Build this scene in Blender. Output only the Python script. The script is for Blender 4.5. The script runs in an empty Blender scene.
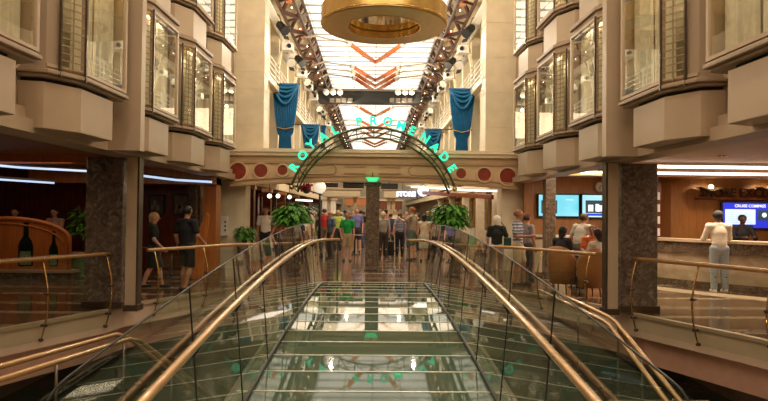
import bpy, bmesh, math, random
import numpy as np
from mathutils import Vector, Matrix
random.seed(7)
sc = bpy.context.scene
COL = sc.collection
R = math.radians
# ------------------------------------------------------------------ camera
EYE = 1.68
F = 600.0
cam_d = bpy.data.cameras.new('camera')
cam_d.sensor_width = 36.0
cam_d.lens = F * 36.0 / 768.0
cam_d.clip_end = 300
cam = bpy.data.objects.new('camera', cam_d)
CM = Matrix.Rotation(R(-0.95), 4, 'Z') @ Matrix.Rotation(R(91.1), 4, 'X') @ Matrix.Rotation(R(0.6), 4, 'Z')
cam.matrix_world = Matrix.Translation((0, 0, EYE)) @ CM
COL.objects.link(cam)
sc.camera = cam
# ------------------------------------------------------------------ world, exposure, big lights
w = bpy.data.worlds.new('world'); sc.world = w; w.use_nodes = True
w.node_tree.nodes['Background'].inputs[0].default_value = (1.0, 0.75, 0.5, 1)
w.node_tree.nodes['Background'].inputs[1].default_value = 0.03
sc.view_settings.view_transform = 'Standard'
sc.view_settings.look = 'None'
sc.view_settings.gamma = 1
sc.view_settings.exposure = 0.0
sc.view_settings.use_curve_mapping = False
CEIL_STRENGTH = 1.7

def area(name, loc, size, power, col=(1, .74, .48), rot=(0, 0, 0), sy=None, spread=180):
    l = bpy.data.lights.new(name, 'AREA'); l.energy = power; l.color = col
    l.shape = 'RECTANGLE'; l.size = size; l.size_y = sy or size; l.spread = R(spread)
    o = bpy.data.objects.new(name, l); o.location = loc; o.rotation_euler = rot
    COL.objects.link(o); return o

def spot(name, loc, power, col=(1, .72, .42), ang=90, rot=(0, 0, 0), blend=.6):
    l = bpy.data.lights.new(name, 'SPOT'); l.energy = power; l.color = col
    l.spot_size = R(ang); l.spot_blend = blend; l.shadow_soft_size = .06
    o = bpy.data.objects.new(name, l); o.location = loc; o.rotation_euler = rot
    COL.objects.link(o); return o

def lamp(name, loc, power, col=(1, .76, .50), r=.06):
    l = bpy.data.lights.new(name, 'POINT'); l.energy = power; l.color = col; l.shadow_soft_size = r
    o = bpy.data.objects.new(name, l); o.location = loc; COL.objects.link(o); return o
for yy in (-1, 4, 9, 14):
    for ss in (-1, 1): lamp('added_atrium_fill', (ss*2.2, yy, 8.3), 175, (1, .80, .58))  # added fill to brighten the near walls, free in the air, no fixture
for yy in (21, 27, 34, 43, 54):
    for ss in (-1, 1): lamp('added_far_atrium_fill', (ss*1.9, yy, 7.6), 270, (1, .84, .62))  # added fill for the far atrium walls, not mounted on the trusses
area('left_deck_ceiling_light', (-7.5, 13.2, 2.6), 3, 22, (1, .6, .35))
area('left_deck_near_light', (-6.4, 9.5, 2.6), 1.5, 14, (1, .7, .45))
for ss in (-1, 1):
    lamp('hidden_fascia_fill', (ss*1.9, 0.6, -1.6), 110, (1, .66, .48))  # added fill below the frame, brightens the deck fascia from underneath
area('right_deck_near_light', (6.4, 9.5, 2.6), 1.5, 45, (1, .72, .48))
area('right_desk_ceiling_light', (8.0, 13.0, 2.58), 3.0, 120, (1, .74, .5), sy=1.0)
area('right_lounge_ceiling_light', (5.3, 14.5, 2.66), 1.5, 60, (1, .74, .5))
area('far_promenade_light_a', (0, 27, 5.6), 5, 260, (1, .72, .46), sy=8)
area('far_promenade_light_b', (0, 42, 5.6), 5, 360, (1, .74, .5), sy=12)
area('shop_light_left', (-5.6, 24, 2.85), 2, 35, (1, .55, .4), sy=8)
area('shop_light_right', (5.6, 24, 2.85), 2, 90, (1, .85, .7), sy=8)
area('lower_deck_light_left', (-6.8, 8, -0.92), 2, 130, (1, .75, .5), sy=5)
area('lower_deck_light_right', (7.0, 9, -0.92), 2, 150, (1, .75, .5), sy=5)
area('lower_deck_light_mid', (0, 16, -0.9), 5, 40, (1, .75, .5), sy=4)

# ------------------------------------------------------------------ helpers
def at(px, py, Y):
    """world point on the plane y=Y seen at a pixel of the photograph"""
    d = CM @ Vector(((px - 384) / F, -(py - 200.5) / F, -1.0))
    t = Y / d.y
    return Vector((d.x * t, Y, EYE + d.z * t))

def gx(px, Y):
    return (px - 374.0) / F * Y

MATS = {}
def nodes(name):
    m = bpy.data.materials.new(name); m.use_nodes = True
    nt = m.node_tree; b = nt.nodes['Principled BSDF']
    MATS[name] = m
    return m, nt, b

def mat(name, col, rough=.5, metal=0., var=.12, scale=6., emis=None, es=0., coat=0., ior=1.45, bump=0., sheen=0.):
    if name in MATS: return MATS[name]
    m, nt, b = nodes(name)
    b.inputs['Roughness'].default_value = rough
    b.inputs['Metallic'].default_value = metal
    b.inputs['IOR'].default_value = ior
    b.inputs['Coat Weight'].default_value = coat
    tc = nt.nodes.new('ShaderNodeTexCoord'); n = nt.nodes.new('ShaderNodeTexNoise')
    n.inputs['Scale'].default_value = scale; n.inputs['Detail'].default_value = 4
    r = nt.nodes.new('ShaderNodeValToRGB')
    r.color_ramp.elements[0].position = .3; r.color_ramp.elements[1].position = .7
    r.color_ramp.elements[0].color = tuple(c * (1 - var) for c in col) + (1,)
    r.color_ramp.elements[1].color = tuple(min(1, c * (1 + var)) for c in col) + (1,)
    nt.links.new(tc.outputs['Object'], n.inputs['Vector'])
    nt.links.new(n.outputs['Fac'], r.inputs['Fac'])
    nt.links.new(r.outputs['Color'], b.inputs['Base Color'])
    if emis:
        b.inputs['Emission Color'].default_value = tuple(emis) + (1,)
        b.inputs['Emission Strength'].default_value = es
    if bump:
        bp = nt.nodes.new('ShaderNodeBump'); bp.inputs['Strength'].default_value = bump
        nt.links.new(n.outputs['Fac'], bp.inputs['Height']); nt.links.new(bp.outputs['Normal'], b.inputs['Normal'])
    return m

def mat_marble(name, c0, c1, c2, scale=2.5, rough=.15):
    m, nt, b = nodes(name)
    tc = nt.nodes.new('ShaderNodeTexCoord'); n = nt.nodes.new('ShaderNodeTexNoise')
    n.inputs['Scale'].default_value = scale; n.inputs['Detail'].default_value = 9; n.inputs['Distortion'].default_value = 1.6
    r = nt.nodes.new('ShaderNodeValToRGB'); e = r.color_ramp.elements
    e[0].position = .32; e[0].color = c0 + (1,); e[1].position = .72; e[1].color = c2 + (1,)
    k = e.new(.52); k.color = c1 + (1,)
    nt.links.new(tc.outputs['Object'], n.inputs['Vector']); nt.links.new(n.outputs['Fac'], r.inputs['Fac'])
    nt.links.new(r.outputs['Color'], b.inputs['Base Color']); b.inputs['Roughness'].default_value = rough
    return m

def mat_wood(name, c0, c1, rough=.3, scale=3., axis='Z'):
    m, nt, b = nodes(name)
    tc = nt.nodes.new('ShaderNodeTexCoord'); mp = nt.nodes.new('ShaderNodeMapping')
    mp.inputs['Scale'].default_value = (6, 6, .6) if axis == 'Z' else (.6, 6, 6)
    n = nt.nodes.new('ShaderNodeTexNoise'); n.inputs['Scale'].default_value = scale; n.inputs['Detail'].default_value = 6
    r = nt.nodes.new('ShaderNodeValToRGB'); e = r.color_ramp.elements
    e[0].position = .3; e[0].color = c0 + (1,); e[1].position = .7; e[1].color = c1 + (1,)
    nt.links.new(tc.outputs['Object'], mp.inputs['Vector']); nt.links.new(mp.outputs['Vector'], n.inputs['Vector'])
    nt.links.new(n.outputs['Fac'], r.inputs['Fac']); nt.links.new(r.outputs['Color'], b.inputs['Base Color'])
    b.inputs['Roughness'].default_value = rough
    return m

def mat_bands(name, cols, period, axis=1, rough=.2, joint=None, ior=1.5, noise=.25):
    """stone floor laid in bands (cols) with mottled veining"""
    m, nt, b = nodes(name)
    L = nt.links.new
    tc = nt.nodes.new('ShaderNodeTexCoord'); sx = nt.nodes.new('ShaderNodeSeparateXYZ')
    L(tc.outputs['Object'], sx.inputs[0])
    dv = nt.nodes.new('ShaderNodeMath'); dv.operation = 'DIVIDE'; dv.inputs[1].default_value = period
    L(sx.outputs[axis], dv.inputs[0])
    fr = nt.nodes.new('ShaderNodeMath'); fr.operation = 'FRACT'; L(dv.outputs[0], fr.inputs[0])
    r = nt.nodes.new('ShaderNodeValToRGB'); r.color_ramp.interpolation = 'CONSTANT'
    e = r.color_ramp.elements
    e[0].position = 0; e[0].color = cols[0][1] + (1,); e[1].position = cols[1][0]; e[1].color = cols[1][1] + (1,)
    for p, c in cols[2:]:
        k = e.new(p); k.color = c + (1,)
    L(fr.outputs[0], r.inputs['Fac'])
    n = nt.nodes.new('ShaderNodeTexNoise'); n.inputs['Scale'].default_value = 3; n.inputs['Detail'].default_value = 8
    n.inputs['Distortion'].default_value = 1.5
    L(tc.outputs['Object'], n.inputs['Vector'])
    r2 = nt.nodes.new('ShaderNodeValToRGB'); r2.color_ramp.elements[0].position = .3; r2.color_ramp.elements[1].position = .7
    r2.color_ramp.elements[0].color = (1 - noise * 1.6,) * 3 + (1,); r2.color_ramp.elements[1].color = (1 + noise,) * 3 + (1,)
    L(n.outputs['Fac'], r2.inputs['Fac'])
    mx = nt.nodes.new('ShaderNodeMix'); mx.data_type = 'RGBA'; mx.blend_type = 'MULTIPLY'; mx.inputs[0].default_value = 1
    L(r.outputs['Color'], mx.inputs[6]); L(r2.outputs['Color'], mx.inputs[7]); L(mx.outputs[2], b.inputs['Base Color'])
    b.inputs['Roughness'].default_value = rough; b.inputs['IOR'].default_value = ior
    return m

def mat_emit(name, col, s):
    m, nt, b = nodes(name)
    b.inputs['Base Color'].default_value = tuple(col) + (1,)
    b.inputs['Emission Color'].default_value = tuple(col) + (1,)
    b.inputs['Emission Strength'].default_value = s
    return m

def mat_glass(name, tint=(.93, .97, .93), ior=1.5, boost=1.0, rough=.0, base=0.0, film=(.3,.3,.25)):
    """thin architectural glass: clear transmission plus fresnel reflection"""
    m = bpy.data.materials.new(name); m.use_nodes = True; nt = m.node_tree; MATS[name] = m
    nt.nodes.clear(); L = nt.links.new
    out = nt.nodes.new('ShaderNodeOutputMaterial'); t = nt.nodes.new('ShaderNodeBsdfTransparent')
    t.inputs[0].default_value = tuple(tint) + (1,)
    g = nt.nodes.new('ShaderNodeBsdfGlossy'); g.inputs['Roughness'].default_value = rough
    g.inputs[0].default_value = (.95, .97, .93, 1)
    f = nt.nodes.new('ShaderNodeFresnel'); f.inputs[0].default_value = ior
    mu = nt.nodes.new('ShaderNodeMath'); mu.operation = 'MULTIPLY_ADD'; mu.use_clamp = True
    mu.inputs[1].default_value = boost; mu.inputs[2].default_value = base
    # thin pane: fresnel from either side of the surface is the same
    geo = nt.nodes.new('ShaderNodeNewGeometry'); mi = nt.nodes.new('ShaderNodeMapRange')
    mi.inputs[3].default_value = ior; mi.inputs[4].default_value = 1.0/ior
    L(geo.outputs['Backfacing'], mi.inputs[0]); L(mi.outputs[0], f.inputs[0])
    mx = nt.nodes.new('ShaderNodeMixShader')
    L(f.outputs[0], mu.inputs[0]); L(mu.outputs[0], mx.inputs[0]); L(t.outputs[0], mx.inputs[1]); L(g.outputs[0], mx.inputs[2])
    L(mx.outputs[0], out.inputs[0])
    return m

# ---- palette
M_TAN = mat('tan_painted_panel', (.40, .30, .205), .5, var=.05, scale=2)
M_TAN2 = mat('light_tan_trim', (.50, .38, .26), .45, var=.05, scale=2)
M_FASC = mat('deck_fascia_tan', (.70, .54, .41), .5, var=.06, scale=2)
M_PINK = mat('pink_glow_under_fascia', (.60, .36, .27), .5, var=.06)  # pink tone paints in the warm light on the recessed band
M_CREAM = mat('cream_stone', (.72, .62, .44), .45, var=.07, scale=3)
M_CREAM2 = mat('cream_paint', (.74, .64, .45), .5, var=.05, scale=3)
M_BEAM = mat('beam_tan_paint', (.66, .46, .27), .45, var=.05, scale=3)
M_BEAMD = mat('beam_brown_moulding', (.46, .30, .17), .45, var=.05, scale=3)
M_RED = mat('red_roundel', (.26, .04, .02), .35, var=.15)
M_MARB = mat_marble('dark_grey_marble', (.08, .062, .05), (.16, .125, .10), (.30, .24, .19), 8, .18)
M_MARBC = mat_marble('brown_column_marble', (.07, .05, .035), (.14, .10, .07), (.25, .19, .13), 9, .2)
M_WOOD = mat_wood('tan_wood_panelling', (.40, .17, .05), (.55, .26, .09), .35)
M_WOODR = mat_wood('dark_red_wood', (.10, .022, .010), (.19, .045, .018), .25)
M_WOODO = mat_wood('orange_wood', (.40, .13, .03), (.55, .20, .05), .3)
M_RAIL = mat('brass_wood_handrail', (.55, .33, .14), .25, metal=.35, var=.08, coat=.5)
M_BRASS = mat('polished_brass', (.80, .55, .22), .18, metal=1., var=.05)
M_GOLD = mat('brushed_gold', (.50, .33, .12), .38, metal=1., var=.08, scale=8)
M_GOLDM = mat('gold_mirror', (.78, .62, .28), .05, metal=1., var=.04, scale=1)
M_DARK = mat('dark_metal', (.02, .018, .015), .35, metal=.4)
M_GUN = mat('bronze_steel', (.16, .13, .10), .3, metal=.8)
M_BLACK = mat('matt_black', (.012, .012, .012), .6)
M_WHITE = mat('white_paint', (.8, .77, .7), .45, var=.03)
M_GRILLE = mat('brass_lattice', (.45, .33, .17), .35, metal=.6)
M_GLASS = mat_glass('railing_glass', (.90, .95, .90), 1.5, 1.6, base=.0)
M_WGLASS = mat_glass('window_glass', (.92, .94, .90), 1.5, 1.8, base=.05)
M_CURT = mat('cream_curtain', (.80, .73, .54), .8, var=.12, scale=9)
M_ROOM = mat('dim_cabin_interior', (.45, .38, .26), .8)
M_TEAL = mat('blue_drape_cloth', (.006, .13, .30), .42, var=.2, scale=5)
M_BRICK = mat('dark_red_truss_paint', (.085, .04, .028), .5, var=.2)
M_ORANGE = mat('orange_rib_sheath', (.62, .19, .06), .45, var=.15)
M_GREYRIB = mat('grey_rib_steel', (.40, .33, .26), .4, metal=.4)
M_FLOORF = mat_bands('banded_marble_floor', [(0, (.17, .10, .06)), (.42, (.45, .34, .24)), (.52, (.13, .075, .045)), (.85, (.36, .26, .18))], 2.2, 1, .12)
M_BORDER = mat('cream_floor_border', (.62, .50, .36), .25, var=.06)
M_LFLOOR = mat_bands('lower_deck_floor', [(0, (.06, .085, .05)), (.5, (.13, .10, .06)), (.8, (.05, .075, .045))], 3.0, 1, .25)
M_LWALL = mat('lower_deck_wall', (.22, .14, .09), .5, var=.2, scale=1)
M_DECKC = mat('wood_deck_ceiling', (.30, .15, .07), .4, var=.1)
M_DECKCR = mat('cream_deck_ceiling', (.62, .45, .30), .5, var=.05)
M_SKINL = mat('light_skin', (.62, .34, .22), .5, var=.05)
M_SKINT = mat('tanned_skin', (.42, .20, .11), .5, var=.05)
M_SKIND = mat('dark_skin', (.07, .032, .018), .5, var=.05)
M_LEAF = mat('plant_leaf', (.10, .30, .04), .4, var=.45, scale=14)
M_COOLSTRIP = mat_emit('cool_cove_strip', (.55, .72, 1.0), 1.0)
M_WARMSTRIP = mat_emit('warm_cove_strip', (1.0, .86, .72), 3.5)
M_WARMBULB = mat_emit('warm_bulb', (1.0, .86, .6), 5)
M_GLOBE = mat_emit('glowing_globe', (1.0, .90, .72), .7)
M_NEON = mat_emit('teal_neon', (.02, .90, .52), 1.15)
M_EXIT = mat_emit('green_exit_glow', (.02, .75, .25), 1.2)

# ---- glowing slatted ceiling
def mat_ceiling():
    m, nt, b = nodes('backlit_slat_ceiling'); L = nt.links.new
    tc = nt.nodes.new('ShaderNodeTexCoord'); s = nt.nodes.new('ShaderNodeSeparateXYZ'); L(tc.outputs['Object'], s.inputs[0])
    def saw(ax, per, wd):
        d = nt.nodes.new('ShaderNodeMath'); d.operation = 'DIVIDE'; d.inputs[1].default_value = per; L(s.outputs[ax], d.inputs[0])
        f = nt.nodes.new('ShaderNodeMath'); f.operation = 'FRACT'; L(d.outputs[0], f.inputs[0])
        g = nt.nodes.new('ShaderNodeMath'); g.operation = 'GREATER_THAN'; g.inputs[1].default_value = wd; L(f.outputs[0], g.inputs[0]); return g
    a = saw(1, 1.0, .24); c = saw(0, 1.4, .03)
    mn = nt.nodes.new('ShaderNodeMath'); mn.operation = 'MINIMUM'; L(a.outputs[0], mn.inputs[0]); L(c.outputs[0], mn.inputs[1])
    mr = nt.nodes.new('ShaderNodeMapRange'); mr.inputs[3].default_value = .30; mr.inputs[4].default_value = CEIL_STRENGTH
    L(mn.outputs[0], mr.inputs[0])
    b.inputs['Base Color'].default_value = (.12, .11, .10, 1)
    b.inputs['Emission Color'].default_value = (1.0, .90, .74, 1)
    L(mr.outputs[0], b.inputs['Emission Strength'])
    return m
M_CEIL = mat_ceiling()

class MB:
    def __init__(s): s.v = []; s.f = []; s.sm = []
    def add(s, vs, fs, smooth=False):
        o = len(s.v); s.v += [tuple(v) for v in vs]; s.f += [tuple(i + o for i in f) for f in fs]; s.sm += [smooth] * len(fs); return s
    def box(s, x0, x1, y0, y1, z0, z1):
        if x0 > x1: x0, x1 = x1, x0
        if y0 > y1: y0, y1 = y1, y0
        v = [(x0,y0,z0),(x1,y0,z0),(x1,y1,z0),(x0,y1,z0),(x0,y0,z1),(x1,y0,z1),(x1,y1,z1),(x0,y1,z1)]
        return s.add(v, [(0,3,2,1),(4,5,6,7),(0,1,5,4),(1,2,6,5),(2,3,7,6),(3,0,4,7)])
    def bar(s, p, q, wd, ht, up=(0, 0, 1)):
        p = Vector(p); q = Vector(q); d = (q - p).normalized(); u = Vector(up)
        if abs(d.dot(u)) > .98: u = Vector((0, 1, 0))
        r = d.cross(u).normalized() * wd / 2; u2 = r.cross(d).normalized() * ht / 2
        v = [p-r-u2, p+r-u2, p+r+u2, p-r+u2, q-r-u2, q+r-u2, q+r+u2, q-r+u2]
        return s.add(v, [(0,1,2,3),(7,6,5,4),(1,0,4,5),(2,1,5,6),(3,2,6,7),(0,3,7,4)])
    def prism(s, poly, z0, z1):
        n = len(poly)
        a = sum(poly[i][0]*poly[(i+1)%n][1]-poly[(i+1)%n][0]*poly[i][1] for i in range(n))
        if a < 0: poly = poly[::-1]
        v = [(x, y, z0) for x, y in poly] + [(x, y, z1) for x, y in poly]
        f = [tuple(range(n))[::-1], tuple(range(n, 2*n))] + [(i, (i+1)%n, (i+1)%n+n, i+n) for i in range(n)]
        return s.add(v, f)
    def prism_y(s, poly, y0, y1):
        """outline in x,z extruded along y"""
        n = len(poly)
        a = sum(poly[i][0]*poly[(i+1)%n][1]-poly[(i+1)%n][0]*poly[i][1] for i in range(n))
        if a < 0: poly = poly[::-1]
        v = [(x, y0, z) for x, z in poly] + [(x, y1, z) for x, z in poly]
        f = [tuple(range(n)), tuple(range(n, 2*n))[::-1]] + [((i+1)%n, i, i+n, (i+1)%n+n) for i in range(n)]
        return s.add(v, f)
    def tube(s, pts, r, n=10, caps=True):
        pts = [Vector(p) for p in pts]; rs = r if isinstance(r, (list, tuple)) else [r]*len(pts)
        vs = []; prev = None
        for i, p in enumerate(pts):
            d = (pts[min(i+1, len(pts)-1)] - pts[max(i-1, 0)]).normalized()
            if prev is None:
                u = Vector((0, 0, 1)) if abs(d.z) < .9 else Vector((1, 0, 0))
                a = d.cross(u).normalized()
            else:
                a = (prev - d * prev.dot(d)).normalized()
            prev = a; b = d.cross(a)
            for k in range(n):
                t = 2*math.pi*k/n; vs.append(p + (a*math.cos(t) + b*math.sin(t))*rs[i])
        fs = []
        for i in range(len(pts)-1):
            for k in range(n): fs.append((i*n+k, i*n+(k+1)%n, (i+1)*n+(k+1)%n, (i+1)*n+k))
        s.add(vs, fs, True)
        if caps:
            o = len(s.v) - len(vs)
            s.f.append(tuple(o+k for k in range(n))[::-1]); s.sm.append(False)
            e = o + (len(pts)-1)*n; s.f.append(tuple(e+k for k in range(n))); s.sm.append(False)
        return s
    def lathe(s, prof, c=(0, 0, 0), n=24, smooth=True):
        vs = []; c = Vector(c)
        for r, z in prof:
            for k in range(n):
                t = 2*math.pi*k/n; vs.append((c.x+r*math.cos(t), c.y+r*math.sin(t), c.z+z))
        fs = []
        for i in range(len(prof)-1):
            for k in range(n): fs.append((i*n+k, i*n+(k+1)%n, (i+1)*n+(k+1)%n, (i+1)*n+k))
        return s.add(vs, fs, smooth)
    def ball(s, c, r, n=12, sc=(1, 1, 1)):
        prof = [(max(1e-4, math.sin(math.pi*i/n)), -math.cos(math.pi*i/n)) for i in range(n+1)]
        vs = []; m = n*2
        for a, z in prof:
            for k in range(m):
                t = 2*math.pi*k/m; vs.append((c[0]+r*sc[0]*a*math.cos(t), c[1]+r*sc[1]*a*math.sin(t), c[2]+r*sc[2]*z))
        fs = [(i*m+k, i*m+(k+1)%m, (i+1)*m+(k+1)%m, (i+1)*m+k) for i in range(n) for k in range(m)]
        return s.add(vs, fs, True)
    def build(s, name, m, parent=None, bevel=0):
        me = bpy.data.meshes.new(name); me.from_pydata(s.v, [], s.f); me.materials.append(m)
        for p, q in zip(me.polygons, s.sm): p.use_smooth = q
        me.update()
        o = bpy.data.objects.new(name, me); COL.objects.link(o)
        if parent is not None: o.parent = parent
        if bevel:
            b = o.modifiers.new('bevel', 'BEVEL'); b.width = bevel; b.segments = 2; b.limit_method = 'ANGLE'
        return o

def tag(o, label=None, cat=None, group=None, kind=None):
    if label: o['label'] = label
    if cat: o['category'] = cat
    if group: o['group'] = group
    if kind: o['kind'] = kind
    return o
def thing(name, label, cat, loc=(0, 0, 0), group=None):
    """an Empty at the thing's base; children keep world coordinates through the inverse parent matrix"""
    o = bpy.data.objects.new(name, None); o.empty_display_size = .1; COL.objects.link(o); o.location = loc
    return tag(o, label, cat, group)
def part(mb, name, m, root, bevel=0):
    o = mb.build(name, m, root, bevel)
    o.matrix_parent_inverse = Matrix.Translation(-Vector(root.location)) if root.type == 'EMPTY' else Matrix.Identity(4)
    return o
def struct(name, mb, m, bevel=0):
    return tag(mb.build(name, m, None, bevel), kind='structure')
def copy_tree(o, parent=None):
    c = o.copy(); COL.objects.link(c)
    if parent is not None: c.parent = parent
    for ch in list(o.children): copy_tree(ch, c)
    return c
def text_mesh(txt, size, depth, bold=0.0, align='CENTER', fit=None):
    cu = bpy.data.curves.new('txt', 'FONT'); cu.body = txt; cu.size = size; cu.extrude = depth; cu.offset = bold
    cu.align_x = align; cu.align_y = 'CENTER'; cu.resolution_u = 3
    o = bpy.data.objects.new('txt', cu); COL.objects.link(o)
    bpy.context.view_layer.update()
    me = bpy.data.meshes.new_from_object(o.evaluated_get(bpy.context.evaluated_depsgraph_get()))
    bpy.data.objects.remove(o); bpy.data.curves.remove(cu)
    return me
def text_obj(name, txt, size, depth, m, loc, parent=None, tilt=0., bold=0., align='CENTER', yaw=0.):
    me = text_mesh(txt, size, depth, bold, align); me.materials.clear(); me.materials.append(m)
    M = Matrix.Translation(loc) @ Matrix.Rotation(yaw, 4, 'Z') @ Matrix.Rotation(R(90), 4, 'X') @ Matrix.Rotation(tilt, 4, 'Z')
    me.transform(M)
    o = bpy.data.objects.new(name, me); COL.objects.link(o)
    if parent is not None:
        o.parent = parent
        if parent.type == 'EMPTY': o.matrix_parent_inverse = Matrix.Translation(-Vector(parent.location))
    return o

# ------------------------------------------------------------------ THE SETTING
FZ = lambda y: .07 - .0068 * (y - 11) ** 2        # gentle arch of the glass bridge
SOFF = 2.75
EDGE = [(1.42, 14.4), (3.1, 13.1), (4.4, 10.75), (4.47, 10.2), (5.24, 8.4), (5.9, 6.3), (6.3, 3.5), (6.4, -3)]
def floor_prism(mb, off, z0, z1, outer=13.5, far=82):
    e = [(x + off, y + (off if i < 3 else 0)) for i, (x, y) in enumerate(EDGE)]
    poly = [(-x, y) for x, y in reversed(e)] + e + [(outer, -3), (outer, far), (-outer, far), (-outer, -3)]
    n = len(poly)
    bm = bmesh.new(); vs = [bm.verts.new((x, y, z1)) for x, y in poly]; f = bm.faces.new(vs)
    ex = bmesh.ops.extrude_face_region(bm, geom=[f]); 
    for v in [g for g in ex['geom'] if isinstance(g, bmesh.types.BMVert)]: v.co.z = z0
    bmesh.ops.triangulate(bm, faces=bm.faces[:]); bmesh.ops.recalc_face_normals(bm, faces=bm.faces[:])
    bm.verts.index_update()
    mb.add([v.co[:] for v in bm.verts], [tuple(v.index for v in f.verts) for f in bm.faces]); bm.free()
    return mb
struct('floor', floor_prism(MB(), .03, -.06, 0.0), M_FLOORF)
struct('trim_1', floor_prism(MB(), .0, -.40, -.062), M_FASC)
struct('trim_2', floor_prism(MB(), .16, -.85, -.402), M_PINK)
# floor edge nosing
mb = MB()
for sx in (-1, 1):
    for i in range(len(EDGE)-1):
        a = EDGE[i]; b = EDGE[i+1]
        mb.bar((sx*a[0], a[1], -.025), (sx*b[0], b[1], -.025), .09, .055)
mb.bar((-1.42, 14.4, -.025), (1.42, 14.4, -.025), .09, .05)
struct('trim_3', mb, M_TAN2)
struct('floor_lower', MB().box(-9.5, 9.5, -3, 32, -3.35, -3.2), M_LFLOOR)
for nm, b in (('wall_lower_left', (-9.7, -9.5, -3, 32)), ('wall_lower_right', (9.5, 9.7, -3, 32)), ('wall_lower_back', (-9.5, 9.5, 20, 20.2)), ('wall_lower_rear', (-9.5, 9.5, -3.2, -3))):
    struct(nm, MB().box(*b, -3.2, -.86), M_LWALL)
# soffits over the side decks
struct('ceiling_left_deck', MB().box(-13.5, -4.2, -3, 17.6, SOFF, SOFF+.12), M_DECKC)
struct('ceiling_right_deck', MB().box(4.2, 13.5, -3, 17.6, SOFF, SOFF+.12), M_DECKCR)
struct('wall_left_outer', MB().box(-13.6, -13.4, -3, 82, 0, SOFF), M_WOODR)
struct('wall_right_outer', MB().box(13.4, 13.6, -3, 82, 0, SOFF), M_WOOD)
struct('wall_left_bar', MB().box(-13.4, -5.05, 17.3, 17.5, 0, SOFF), M_WOODR)
struct('wall_right_lounge', MB().box(4.35, 13.4, 17.3, 17.5, 0, SOFF), M_WOOD)
struct('wall_rear', MB().box(-13.4, 13.4, -3.2, -3, -.8, 10), M_TAN)
# upper atrium walls and the lip under them
for nm, s in (('left', -1), ('right', 1)):
    struct('wall_' + nm, MB().box(s*4.15, s*4.35, -3, 17.6, 2.62, 10), M_TAN)
    mb = MB(); mb.box(s*3.98, s*4.4, -3, 17.6, 2.56, 2.72); mb.box(s*4.06, s*4.3, -3, 17.6, 2.72, 2.86); mb.box(s*4.10, s*4.3, -3, 17.6, 3.28, 3.34)
    struct('trim_lip_' + nm, mb, M_TAN2)
    mb = MB(); mb.box(s*3.27, s*4.14, 17.62, 18.3, 2.62, 10); mb.box(s*3.76, s*4.14, 17.62, 18.3, 0, 2.62); mb.box(s*3.72, s*4.14, 17.58, 18.3, 0, .14)
    for z in [2.65 + .52*i for i in range(14)]: mb.box(s*3.262, s*4.145, 17.612, 18.3, z, z+.50)
    mb.box(s*4.14, s*5.0, 17.62, 18.3, 0, 2.75)
    struct('wall_pier_' + nm, mb, M_CREAM)
    # far facade, upper storeys
    struct('wall_far_' + nm, MB().box(s*4.6, s*4.8, 18.4, 80, 3.3, 10), M_CREAM2)
struct('wall_far_end', MB().box(-13.4, 13.4, 80, 80.2, 0, 10), M_CREAM2)
struct('ceiling', MB().box(-2.9, 2.9, -3, 80, 10.0, 10.15), M_CEIL)
for nm, s in (('left', -1), ('right', 1)):
    struct('ceiling_edge_' + nm, MB().add([(s*2.9, -3, 10.0), (s*4.7, -3, 9.75), (s*4.7, 80, 9.75), (s*2.9, 80, 10.0), (s*2.9, -3, 10.1), (s*4.7, -3, 9.85), (s*4.7, 80, 9.85), (s*2.9, 80, 10.1)],
        [(0,1,2,3),(7,6,5,4),(0,4,5,1),(1,5,6,2),(2,6,7,3),(3,7,4,0)]), M_CREAM2)

# curved cream floor border before the desk
arc = []
CX, CY = 13.2, 17.8   # centre of the desk curve
def arcpts(r, a0, a1, n=14): return [(CX + r*math.cos(R(a0+(a1-a0)*i/n)), CY + r*math.sin(R(a0+(a1-a0)*i/n))) for i in range(n+1)]
struct('trim_floor_border', MB().prism(arcpts(8.2, 205, 252) + arcpts(7.62, 252, 205), .0, .012), M_BORDER)

# ------------------------------------------------------------------ marble columns and slim posts
for s, lab in ((-1, 'massive dark marble column on the left, in front of the bar'), (1, 'massive dark marble column on the right, beside the excursion desk')):
    t = thing('marble_column', lab, 'column', (s*4.5, 10.6, 0))
    x0 = s*4.26; x1 = s*4.89
    part(MB().box(x0, x1, 10.25, 10.8, 0.0, 2.56), 'shaft', M_MARB, t, .02)
    part(MB().box(x0-.03*s, x1+.03*s, 10.22, 10.83, 0, .12), 'plinth', M_GUN, t, .01)
    part(MB().prism_y([(s*4.13, 2.57), (s*4.13, 3.5), (s*4.05, 3.5), (s*3.98, 2.9)], 10.5, 10.7), 'capital_fin', M_MARB, t)
    t = thing('pilaster_post', ('tall tan pilaster post rising beside the left marble column' if s < 0 else 'tall tan pilaster post rising beside the right marble column'), 'post', (s*4.0, 10.2, 0))
    part(MB().box(s*3.93, s*4.11, 10.02, 10.2, .0, 2.55), 'shaft', M_TAN2, t, .01)
    struct('wall_fin_' + ('left' if s < 0 else 'right'), MB().box(s*3.50, s*4.15, 9.0, 9.16, 2.56, 9.9), M_TAN2)
    part(MB().box(s*3.90, s*3.93, 10.02, 10.2, .0, 2.55), 'edge_strip', M_GUN, t)
    part(MB().box(s*3.88, s*4.12, 9.98, 10.24, 0, .1), 'foot', M_GUN, t)
t = thing('marble_column', 'slender brown marble column standing at the far middle of the glass bridge', 'column', (0, 17.5, 0))
a = at(366, 200, 17.3).x; b = at(379.5, 200, 17.3).x
part(MB().box(a, b, 17.3, 17.6, 0, 2.53), 'shaft', M_MARBC, t, .02)
part(MB().box(a-.03, b+.03, 17.27, 17.63, 0, .10), 'plinth', M_MARB, t, .01)
part(MB().box(a-.05, b+.05, 17.25, 17.65, 2.43, 2.53), 'capital', M_MARBC, t, .01)
t = thing('marble_column', 'thin grey marble column in front of the two wall screens', 'column', (4.6, 15.5, 0))
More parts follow.
